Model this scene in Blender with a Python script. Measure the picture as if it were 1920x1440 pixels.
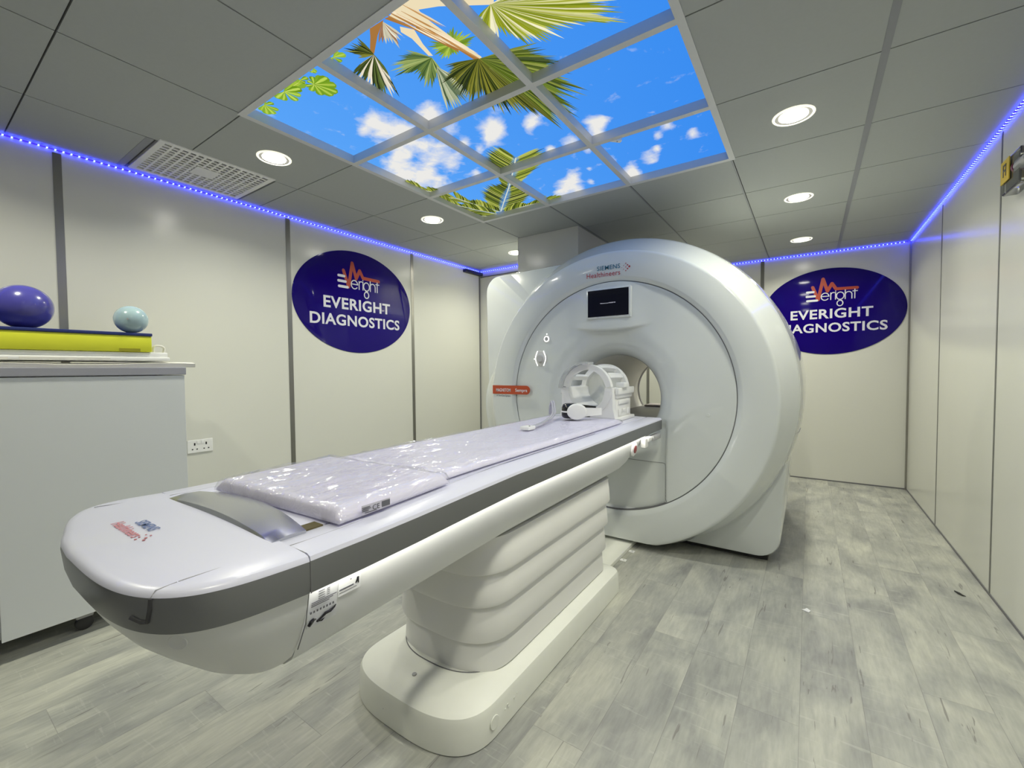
import bpy, bmesh, math, random, json
import numpy as np
from mathutils import Vector, Matrix, noise
random.seed(7)
D = bpy.data
for o in list(D.objects): D.objects.remove(o)
scene = bpy.context.scene
COL = scene.collection

# ------------------------------------------------------------ camera
cam_d = D.cameras.new('camera'); cam_d.sensor_width = 36.0
cam_d.lens = 811.46/1920*36.0; cam_d.clip_start = 0.02
cam = D.objects.new('camera', cam_d); COL.objects.link(cam)
yaw, pitch, roll = 0.602078, -0.0337184, -0.0084345
fwd = Vector((-math.sin(yaw)*math.cos(pitch), math.cos(yaw)*math.cos(pitch), math.sin(pitch)))
rt = Vector((math.cos(yaw), math.sin(yaw), 0)); up = rt.cross(fwd)
rt2 = math.cos(roll)*rt + math.sin(roll)*up; up2 = -math.sin(roll)*rt + math.cos(roll)*up
M = Matrix((rt2, up2, -fwd)).transposed().to_4x4(); M.translation = Vector((0, 0, 1.2))
cam.matrix_world = M
scene.camera = cam

# ------------------------------------------------------------ world, exposure
w = D.worlds.new('world'); scene.world = w; w.use_nodes = True
w.node_tree.nodes['Background'].inputs[0].default_value = (0.5, 0.52, 0.55, 1)
w.node_tree.nodes['Background'].inputs[1].default_value = 0.02
scene.view_settings.view_transform = 'Standard'; scene.view_settings.look = 'None'
scene.view_settings.gamma = 1.0; scene.view_settings.use_curve_mapping = False
scene.view_settings.exposure = 0.0
DOWN_W = 9.1        # watts of one downlight
SKY_E = 1.0          # emission strength of the backlit ceiling picture
LED_E = 1.0

# ------------------------------------------------------------ room numbers (metres, camera above the origin)
XL, XR, YB, YF, H = -3.33, 0.79, 5.6, -1.2, 2.4
TP = 0.605                                   # ceiling tile pitch
GX = [-2.80 + TP*i for i in range(6)]        # grid lines across
GY = [0.99 + TP*i for i in range(-3, 8)]
SKX0, SKX1, SKY0, SKY1 = GX[1], GX[4], 0.99, 0.99+3*TP

# ------------------------------------------------------------ materials
def mat(name, col=(.8,.8,.8), rough=.4, metal=0., coat=0., spec=.5, emit=None, estr=0., alpha=None, trans=0.):
    m = D.materials.new(name); m.use_nodes = True
    b = m.node_tree.nodes['Principled BSDF']
    b.inputs['Base Color'].default_value = (*col, 1); b.inputs['Roughness'].default_value = rough
    b.inputs['Metallic'].default_value = metal; b.inputs['Coat Weight'].default_value = coat
    b.inputs['Specular IOR Level'].default_value = spec
    b.inputs['Transmission Weight'].default_value = trans
    if emit: b.inputs['Emission Color'].default_value = (*emit, 1); b.inputs['Emission Strength'].default_value = estr
    return m
def nodes(m): return m.node_tree.nodes, m.node_tree.links, m.node_tree.nodes['Principled BSDF']
def add_noise(m, scale=40, amt=.05, bump=0., stretch=(1,1,1), rough_amt=0.):
    N, L, b = nodes(m)
    tc = N.new('ShaderNodeTexCoord'); mp = N.new('ShaderNodeMapping'); mp.inputs['Scale'].default_value = stretch
    nz = N.new('ShaderNodeTexNoise'); nz.inputs['Scale'].default_value = scale; nz.inputs['Detail'].default_value = 5
    L.new(tc.outputs['Object'], mp.inputs[0]); L.new(mp.outputs[0], nz.inputs['Vector'])
    c = tuple(b.inputs['Base Color'].default_value)[:3]
    mx = N.new('ShaderNodeMix'); mx.data_type = 'RGBA'
    mx.inputs[6].default_value = (*[v*(1-amt) for v in c], 1); mx.inputs[7].default_value = (*[min(1, v*(1+amt)) for v in c], 1)
    L.new(nz.outputs['Fac'], mx.inputs[0]); L.new(mx.outputs[2], b.inputs['Base Color'])
    if bump:
        bp = N.new('ShaderNodeBump'); bp.inputs['Strength'].default_value = bump; bp.inputs['Distance'].default_value = .002
        L.new(nz.outputs['Fac'], bp.inputs['Height']); L.new(bp.outputs[0], b.inputs['Normal'])
    return m
WALLM = add_noise(mat('wall_laminate', (.69,.69,.635), .22, spec=.45), 2.5, .02)
CEILM = add_noise(mat('ceiling_tile', (.40,.42,.415), .75), 60, .03, .1)
CGAP = mat('ceiling_gap', (.12,.12,.12), .9)
GRIDM = mat('grid_metal', (.62,.63,.64), .45)
STEEL = add_noise(mat('brushed_strip', (.36,.35,.32), .28, metal=1.), 6, .12, stretch=(1,1,.15))
DARKGAP = mat('dark_gap', (.05,.05,.055), .7)
SHELL = add_noise(mat('gantry_shell', (.655,.685,.682), .16, coat=.6), 3, .012)
BOREM = mat('bore_plastic', (.84,.83,.78), .4)
SEAM2 = mat('seam_pale', (.36,.36,.39), .6)
UNDERM = mat('under_white', (.72,.73,.73), .35, coat=.1)
TABLEM = mat('table_skylit', (.71,.71,.84), .32, coat=.15)  # lavender tint paints in the blue skylight falling on the white table
BELLOW = mat('bellow_white', (.76,.76,.745), .5)
BASEM = add_noise(mat('base_white', (.78,.79,.73), .45), 14, .04)
BAND = mat('band_grey', (.20,.205,.215), .30, metal=.55)
SEAM = mat('seam_dark', (.16,.16,.17), .6)
PLATE = mat('satin_plate', (.48,.49,.53), .2, metal=.85)
BLACK = mat('black_plastic', (.012,.012,.016), .18)
WHITEP = mat('white_plastic', (.84,.84,.83), .3)
CREAM = mat('cream_plastic', (.78,.76,.70), .4)
ORANGE = mat('orange_label', (.46,.065,.018), .4)
WTXT = mat('white_lettering', (.70,.70,.76), .5)
ORTXT = mat('orange_red_logo', (.40,.055,.025), .4)
TEAL = mat('teal_lettering', (.03,.16,.25), .5)
REDT = mat('red_lettering', (.46,.06,.075), .5)
GREYT = mat('grey_print', (.12,.12,.14), .6)
NAVY = mat('navy_sign', (.008,.001,.15), .05, spec=.27)
LAMP = mat('downlight_lens', (.9,.9,.9), .3, emit=(1.,.97,.86), estr=45.)
RINGM = mat('downlight_ring', (.85,.85,.80), .25, emit=(1.,.97,.75), estr=.9)
REFL = mat('downlight_reflector', (.30,.29,.26), .3, metal=.5, emit=(.8,.78,.7), estr=.28)
LINEL = mat('table_light_strip', (.9,.9,.9), .3, emit=(1.,.98,.88), estr=10.)
GLOW = mat('button_glow', (.9,.9,.9), .3, emit=(1.,1.,.97), estr=1.6)
YELL = mat('yellow_foam', (.72,.74,.03), .5)
NAVYF = mat('navy_foam', (.012,.025,.16), .5)
BALLB = mat('blue_balloon', (.07,.065,.33), .22, coat=.5)
BALLP = mat('pale_balloon', (.38,.52,.56), .2, coat=.5)
CABM = mat('cabinet_white', (.70,.725,.735), .3)
SLAB = mat('worktop_grey', (.34,.34,.39), .4)
GREEN = mat('green_sticker', (.08,.48,.34), .5)
YLAB = mat('yellow_label', (.72,.52,.05), .5)
PADM = mat('pad_vinyl_skylit', (.83,.80,.96), .5)  # lavender tint stands for the ceiling picture's blue light on the pads
METALG = mat('grey_metal', (.3,.3,.3), .35, metal=.8)
VIOLET = mat('dark_red_plastic', (.16,.02,.06), .3)
CLEAR = mat('clear_plastic', (.9,.92,.93), .08, trans=.92)
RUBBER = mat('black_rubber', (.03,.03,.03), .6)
GREYP = mat('grey_plastic', (.42,.42,.43), .4)
PINKB = mat('bore_end_tray', (.62,.55,.56), .3)

def film_mat():
    m = D.materials.new('clear_wrap'); m.use_nodes = True
    N, L = m.node_tree.nodes, m.node_tree.links; N.clear()
    out = N.new('ShaderNodeOutputMaterial'); mx = N.new('ShaderNodeMixShader')
    tr = N.new('ShaderNodeBsdfTransparent'); tr.inputs[0].default_value = (1,1,1,1)
    gl = N.new('ShaderNodeBsdfGlossy'); gl.inputs['Roughness'].default_value = .055
    fr = N.new('ShaderNodeFresnel'); fr.inputs[0].default_value = 1.45
    mt = N.new('ShaderNodeMath'); mt.operation = 'MULTIPLY_ADD'; mt.inputs[1].default_value = .9; mt.inputs[2].default_value = .09; mt.use_clamp = True
    tc = N.new('ShaderNodeTexCoord'); mp = N.new('ShaderNodeMapping'); mp.inputs['Scale'].default_value = (1, .45, 1); mp.inputs['Rotation'].default_value = (0,0,.35)
    nz = N.new('ShaderNodeTexNoise'); nz.inputs['Scale'].default_value = 16; nz.inputs['Detail'].default_value = 3; nz.inputs['Distortion'].default_value = 1.6
    bp = N.new('ShaderNodeBump'); bp.inputs['Strength'].default_value = 1.0; bp.inputs['Distance'].default_value = .015
    L.new(tc.outputs['Object'], mp.inputs[0]); L.new(mp.outputs[0], nz.inputs['Vector']); L.new(nz.outputs['Fac'], bp.inputs['Height'])
    L.new(bp.outputs[0], gl.inputs['Normal'])
    mn = N.new('ShaderNodeMath'); mn.operation = 'MINIMUM'; mn.inputs[1].default_value = .30
    L.new(fr.outputs[0], mt.inputs[0]); L.new(mt.outputs[0], mn.inputs[0]); L.new(mn.outputs[0], mx.inputs[0])
    L.new(tr.outputs[0], mx.inputs[1]); L.new(gl.outputs[0], mx.inputs[2]); L.new(mx.outputs[0], out.inputs[0])
    return m
FILM = film_mat()

def floor_mat():
    m = mat('vinyl_planks', (.5,.5,.47), .38); N, L, b = nodes(m)
    tc = N.new('ShaderNodeTexCoord'); sep = N.new('ShaderNodeSeparateXYZ'); L.new(tc.outputs['Object'], sep.inputs[0])
    def M_(op, a, b_=None, c=None):
        n = N.new('ShaderNodeMath'); n.operation = op
        for i, v in enumerate((a, b_, c)):
            if v is None: continue
            if isinstance(v, (int, float)): n.inputs[i].default_value = v
            else: L.new(v, n.inputs[i])
        return n.outputs[0]
    xs = M_('DIVIDE', M_('ADD', sep.outputs[0], 10.005), .185)
    row = M_('FLOOR', xs); fx = M_('FRACT', xs)
    wn = N.new('ShaderNodeTexWhiteNoise'); wn.noise_dimensions = '1D'; L.new(row, wn.inputs['W'])
    ys = M_('ADD', M_('DIVIDE', M_('ADD', sep.outputs[1], 10.), 1.22), wn.outputs['Value'])
    colr = M_('FLOOR', ys); fy = M_('FRACT', ys)
    cb = N.new('ShaderNodeCombineXYZ'); L.new(row, cb.inputs[0]); L.new(colr, cb.inputs[1])
    wn2 = N.new('ShaderNodeTexWhiteNoise'); wn2.noise_dimensions = '3D'; L.new(cb.outputs[0], wn2.inputs['Vector'])
    # per plank shifted coordinates
    off = N.new('ShaderNodeVectorMath'); off.operation = 'MULTIPLY_ADD'
    L.new(wn2.outputs['Color'], off.inputs[0]); off.inputs[1].default_value = (13, 17, 11); L.new(tc.outputs['Object'], off.inputs[2])
    def nz(scale, st, det=6, dist=0.):
        mp = N.new('ShaderNodeMapping'); mp.inputs['Scale'].default_value = st; L.new(off.outputs[0], mp.inputs[0])
        n = N.new('ShaderNodeTexNoise'); n.inputs['Scale'].default_value = scale; n.inputs['Detail'].default_value = det
        n.inputs['Distortion'].default_value = dist; L.new(mp.outputs[0], n.inputs['Vector']); return n.outputs['Fac']
    def ramp(f, stops):
        r = N.new('ShaderNodeValToRGB'); L.new(f, r.inputs[0]); e = r.color_ramp.elements
        for i, (p, c) in enumerate(stops):
            el = e[i] if i < 2 else e.new(p); el.position = p; el.color = (*c, 1)
        return r.outputs[0]
    def mix(kind, fac, a, b_):
        n = N.new('ShaderNodeMix'); n.data_type = 'RGBA'; n.blend_type = kind
        if isinstance(fac, (int, float)): n.inputs[0].default_value = fac
        else: L.new(fac, n.inputs[0])
        for s, v in ((6, a), (7, b_)):
            if isinstance(v, tuple): n.inputs[s].default_value = (*v, 1)
            else: L.new(v, n.inputs[s])
        return n.outputs[2]
    base = ramp(nz(4.5, (1, .55, 1), 6, .8), [(.32, (.29,.295,.285)), (.50, (.40,.405,.37)), (.68, (.50,.50,.44))])
    streak = ramp(nz(8, (3.2, .5, 1), 6, .6), [(.32, (.86,.86,.87)), (.62, (1.05,1.05,1.03))])
    c = mix('MULTIPLY', .85, base, streak)
    fine = ramp(nz(60, (1.6, .25, 1), 4), [(.3, (.88,.88,.88)), (.7, (1.08,1.08,1.08))])
    c = mix('MULTIPLY', .8, c, fine)
    cross = ramp(nz(30, (.25, 2.2, 1), 3, .8), [(.62, (0,0,0)), (.72, (1,1,1))])
    c = mix('MIX', M_('MULTIPLY', cross, .30), c, (.60,.60,.55))
    tone = M_('MULTIPLY_ADD', wn2.outputs['Value'], .12, .94)
    tv = N.new('ShaderNodeCombineColor'); [L.new(tone, tv.inputs[i]) for i in range(3)]
    c = mix('MULTIPLY', 1., c, tv.outputs[0])
    crack = ramp(nz(6, (7, .55, 1), 3, 1.2), [(.675, (0,0,0)), (.70, (1,1,1))])
    c = mix('MIX', M_('MULTIPLY', crack, .65), c, (.16,.15,.14))
    gx = M_('ADD', M_('LESS_THAN', fx, .011), M_('LESS_THAN', M_('MULTIPLY', fy, 6.6), .011))
    c = mix('MIX', M_('MULTIPLY', M_('MINIMUM', gx, 1.), .45), c, (.17,.16,.15))
    L.new(c, b.inputs['Base Color'])
    bp = N.new('ShaderNodeBump'); bp.inputs['Strength'].default_value = .12; bp.inputs['Distance'].default_value = .002
    L.new(nz(40, (2, .3, 1), 5), bp.inputs['Height']); L.new(bp.outputs[0], b.inputs['Normal'])
    return m
FLOORM = floor_mat()

def led_mat():
    m = D.materials.new('blue_led_tape'); m.use_nodes = True
    N, L, b = nodes(m); b.inputs['Base Color'].default_value = (.02,.02,.3,1)
    at = N.new('ShaderNodeAttribute'); at.attribute_name = 'run'
    f = N.new('ShaderNodeMath'); f.operation = 'FRACT'; d = N.new('ShaderNodeMath'); d.operation = 'MULTIPLY'; d.inputs[1].default_value = 1/.0305
    L.new(at.outputs['Fac'], d.inputs[0]); L.new(d.outputs[0], f.inputs[0])
    lt = N.new('ShaderNodeMath'); lt.operation = 'LESS_THAN'; lt.inputs[1].default_value = .20; L.new(f.outputs[0], lt.inputs[0])
    mx = N.new('ShaderNodeMix'); mx.data_type = 'RGBA'; mx.inputs[6].default_value = (.006,.002,1.,1); mx.inputs[7].default_value = (.16,.26,1.,1)
    L.new(lt.outputs[0], mx.inputs[0]); L.new(mx.outputs[2], b.inputs['Emission Color'])
    ms = N.new('ShaderNodeMath'); ms.operation = 'MULTIPLY_ADD'; ms.inputs[1].default_value = LED_E; ms.inputs[2].default_value = 10.
    L.new(lt.outputs[0], ms.inputs[0]); L.new(ms.outputs[0], b.inputs['Emission Strength'])
    return m
LEDM = led_mat()

def sky_mat():
    m = D.materials.new('backlit_sky_picture'); m.use_nodes = True
    N, L = m.node_tree.nodes, m.node_tree.links; N.clear()
    out = N.new('ShaderNodeOutputMaterial'); em = N.new('ShaderNodeEmission'); em.inputs[1].default_value = SKY_E
    at = N.new('ShaderNodeAttribute'); at.attribute_name = 'cloud'
    sep = N.new('ShaderNodeSeparateXYZ'); L.new(at.outputs['Vector'], sep.inputs[0])    # cloud, x, y of the picture
    cb = N.new('ShaderNodeCombineXYZ'); L.new(sep.outputs[1], cb.inputs[0]); L.new(sep.outputs[2], cb.inputs[1])
    nz = N.new('ShaderNodeTexNoise'); nz.inputs['Scale'].default_value = 9; nz.inputs['Detail'].default_value = 7; nz.inputs['Roughness'].default_value = .6; nz.inputs['Distortion'].default_value = .3
    L.new(cb.outputs[0], nz.inputs['Vector'])
    ma = N.new('ShaderNodeMath'); ma.operation = 'MULTIPLY_ADD'; L.new(nz.outputs['Fac'], ma.inputs[0]); ma.inputs[1].default_value = 2.0; ma.inputs[2].default_value = -1.22
    ad = N.new('ShaderNodeMath'); ad.operation = 'ADD'; L.new(ma.outputs[0], ad.inputs[0]); L.new(sep.outputs[0], ad.inputs[1])
    r = N.new('ShaderNodeValToRGB'); L.new(ad.outputs[0], r.inputs[0]); e = r.color_ramp.elements
    e[0].position = .0; e[0].color = (0,0,0,1); e[1].position = .85; e[1].color = (1,1,1,1)
    # blue gets lighter to the left
    g = N.new('ShaderNodeMapRange'); L.new(sep.outputs[1], g.inputs[0]); g.inputs[1].default_value = -2.2; g.inputs[2].default_value = -.4
    b1 = N.new('ShaderNodeMix'); b1.data_type = 'RGBA'; b1.inputs[6].default_value = (.10,.37,.94,1); b1.inputs[7].default_value = (.045,.27,.88,1); L.new(g.outputs[0], b1.inputs[0])
    mx = N.new('ShaderNodeMix'); mx.data_type = 'RGBA'; L.new(r.outputs[0], mx.inputs[0]); L.new(b1.outputs[2], mx.inputs[6]); mx.inputs[7].default_value = (.84,.83,.80,1)
    L.new(mx.outputs[2], em.inputs[0]); L.new(em.outputs[0], out.inputs[0])
    return m
SKYM = sky_mat()
def print_mat():
    m = D.materials.new('backlit_leaf_print'); m.use_nodes = True
    N, L = m.node_tree.nodes, m.node_tree.links; N.clear()
    out = N.new('ShaderNodeOutputMaterial'); em = N.new('ShaderNodeEmission'); em.inputs[1].default_value = SKY_E
    at = N.new('ShaderNodeAttribute'); at.attribute_name = 'ink'
    L.new(at.outputs['Color'], em.inputs[0]); L.new(em.outputs[0], out.inputs[0]); return m
PRINTM = print_mat()

# ------------------------------------------------------------ mesh helpers
class MB:
    def __init__(s): s.v = []; s.f = []
    def add(s, v, f):
        n = len(s.v); s.v += [tuple(p) for p in v]; s.f += [tuple(i+n for i in q) for q in f]; return s
    def box(s, x0, x1, y0, y1, z0, z1, bev=0., seg=2):
        bm = bmesh.new(); bmesh.ops.create_cube(bm, size=1)
        for v in bm.verts: v.co = Vector(((x0+x1)/2+v.co.x*(x1-x0), (y0+y1)/2+v.co.y*(y1-y0), (z0+z1)/2+v.co.z*(z1-z0)))
        if bev: bmesh.ops.bevel(bm, geom=bm.edges[:], offset=bev, segments=seg, profile=.5, affect='EDGES')
        bm.verts.index_update(); s.add([v.co for v in bm.verts], [[v.index for v in f.verts] for f in bm.faces]); bm.free(); return s
    def loft(s, rings, closed=True, cap0=True, cap1=True):
        n = len(rings[0]); v = [p for r in rings for p in r]; f = []
        for k in range(len(rings)-1):
            for i in range(n if closed else n-1):
                j = (i+1) % n; f.append((k*n+i, k*n+j, (k+1)*n+j, (k+1)*n+i))
        if cap0: f.append(tuple(range(n))[::-1])
        if cap1: f.append(tuple((len(rings)-1)*n+i for i in range(n)))
        return s.add(v, f)
    def tube(s, pts, r, n=8, closed=False, flat=None):
        pts = [Vector(p) for p in pts]; rings = []; N_ = len(pts); prev = None
        for i, p in enumerate(pts):
            a = pts[i-1] if (i > 0 or closed) else p; b = pts[(i+1) % N_] if (i < N_-1 or closed) else p
            t = (b-a).normalized()
            u = prev - prev.dot(t)*t if prev is not None else t.orthogonal()
            u.normalize(); prev = u; w_ = t.cross(u)
            rr = r[i] if isinstance(r, (list, tuple)) else r
            rings.append([p+u*rr*math.cos(2*math.pi*k/n)+w_*rr*math.sin(2*math.pi*k/n) for k in range(n)])
        if closed: rings.append(rings[0])
        return s.loft(rings, True, not closed, not closed)
    def disc(s, c, nrm, r, h, n=32, r2=None, flip=False):
        """short cylinder standing on c along nrm"""
        nrm = Vector(nrm).normalized(); u = nrm.orthogonal().normalized(); w_ = nrm.cross(u); c = Vector(c); r2 = r if r2 is None else r2
        R = lambda q, t: [c+nrm*t+u*q*math.cos(2*math.pi*k/n)+w_*q*math.sin(2*math.pi*k/n) for k in range(n)]
        return s.loft([R(r, 0), R(r, h*.7), R(r2*.96, h)])
    def lathe(s, c, axis, prof, n=48):
        axis = Vector(axis).normalized(); u = axis.orthogonal().normalized(); w_ = axis.cross(u); c = Vector(c)
        return s.loft([[c+axis*t+u*r*math.cos(2*math.pi*k/n)+w_*r*math.sin(2*math.pi*k/n) for k in range(n)] for r, t in prof], True, False, False)
    def build(s, name, material, parent=None, smooth=False, auto=None):
        off = parent_world(parent)
        me = D.meshes.new(name); me.from_pydata([tuple(Vector(p)-off) for p in s.v], [], s.f)
        bm = bmesh.new(); bm.from_mesh(me); bmesh.ops.remove_doubles(bm, verts=bm.verts, dist=1e-6)
        bmesh.ops.recalc_face_normals(bm, faces=bm.faces); bm.to_mesh(me); bm.free()
        me.materials.append(material)
        o = D.objects.new(name, me); COL.objects.link(o)
        if parent: o.parent = parent
        if smooth or auto:
            me.polygons.foreach_set('use_smooth', [True]*len(me.polygons))
            if auto: me.set_sharp_from_angle(angle=math.radians(auto))
        return o
def parent_world(p):
    v = Vector((0,0,0))
    while p: v = v + p.location; p = p.parent
    return v
def thing(name, label, cat, loc=(0,0,0), group=None):
    o = D.objects.new(name, None); COL.objects.link(o); o.location = loc; o.empty_display_size = .05
    return tag(o, label, cat, group)
def tag(o, label, cat, group=None):
    o['label'] = label; o['category'] = cat
    if group: o['group'] = group
    return o
def struct(o): o['kind'] = 'structure'; return o
def copy_tree(o, parent=None):
    c = o.copy(); COL.objects.link(c); c.parent = parent
    for ch in [q for q in D.objects if q.parent == o]: copy_tree(ch, c)
    return c
def text_mesh(txt, origin, right, upv, w_, h_, thick=.001, bold=0., shear=0., spacing=1.0):
    """lettering fitted to a box w_ by h_ whose lower left corner is origin"""
    cu = D.curves.new('t', 'FONT'); cu.body = txt; cu.size = 1; cu.offset = bold; cu.extrude = .5; cu.shear = shear; cu.space_character = spacing
    cu.resolution_u = 4
    ob = D.objects.new('t', cu); COL.objects.link(ob); dg = bpy.context.evaluated_depsgraph_get()
    me = D.meshes.new_from_object(ob.evaluated_get(dg)); D.objects.remove(ob); D.curves.remove(cu)
    P = np.array([v.co[:] for v in me.vertices]); F = [tuple(p.vertices) for p in me.polygons]; D.meshes.remove(me)
    mn, mx_ = P.min(0), P.max(0)
    r, u = Vector(right).normalized(), Vector(upv).normalized(); nrm = r.cross(u); o = Vector(origin)
    V = [o + r*((p[0]-mn[0])/(mx_[0]-mn[0])*w_) + u*((p[1]-mn[1])/(mx_[1]-mn[1])*h_) + nrm*(thick if p[2] > 0 else 0) for p in P]
    m = MB(); m.add(V, F); return m

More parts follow.
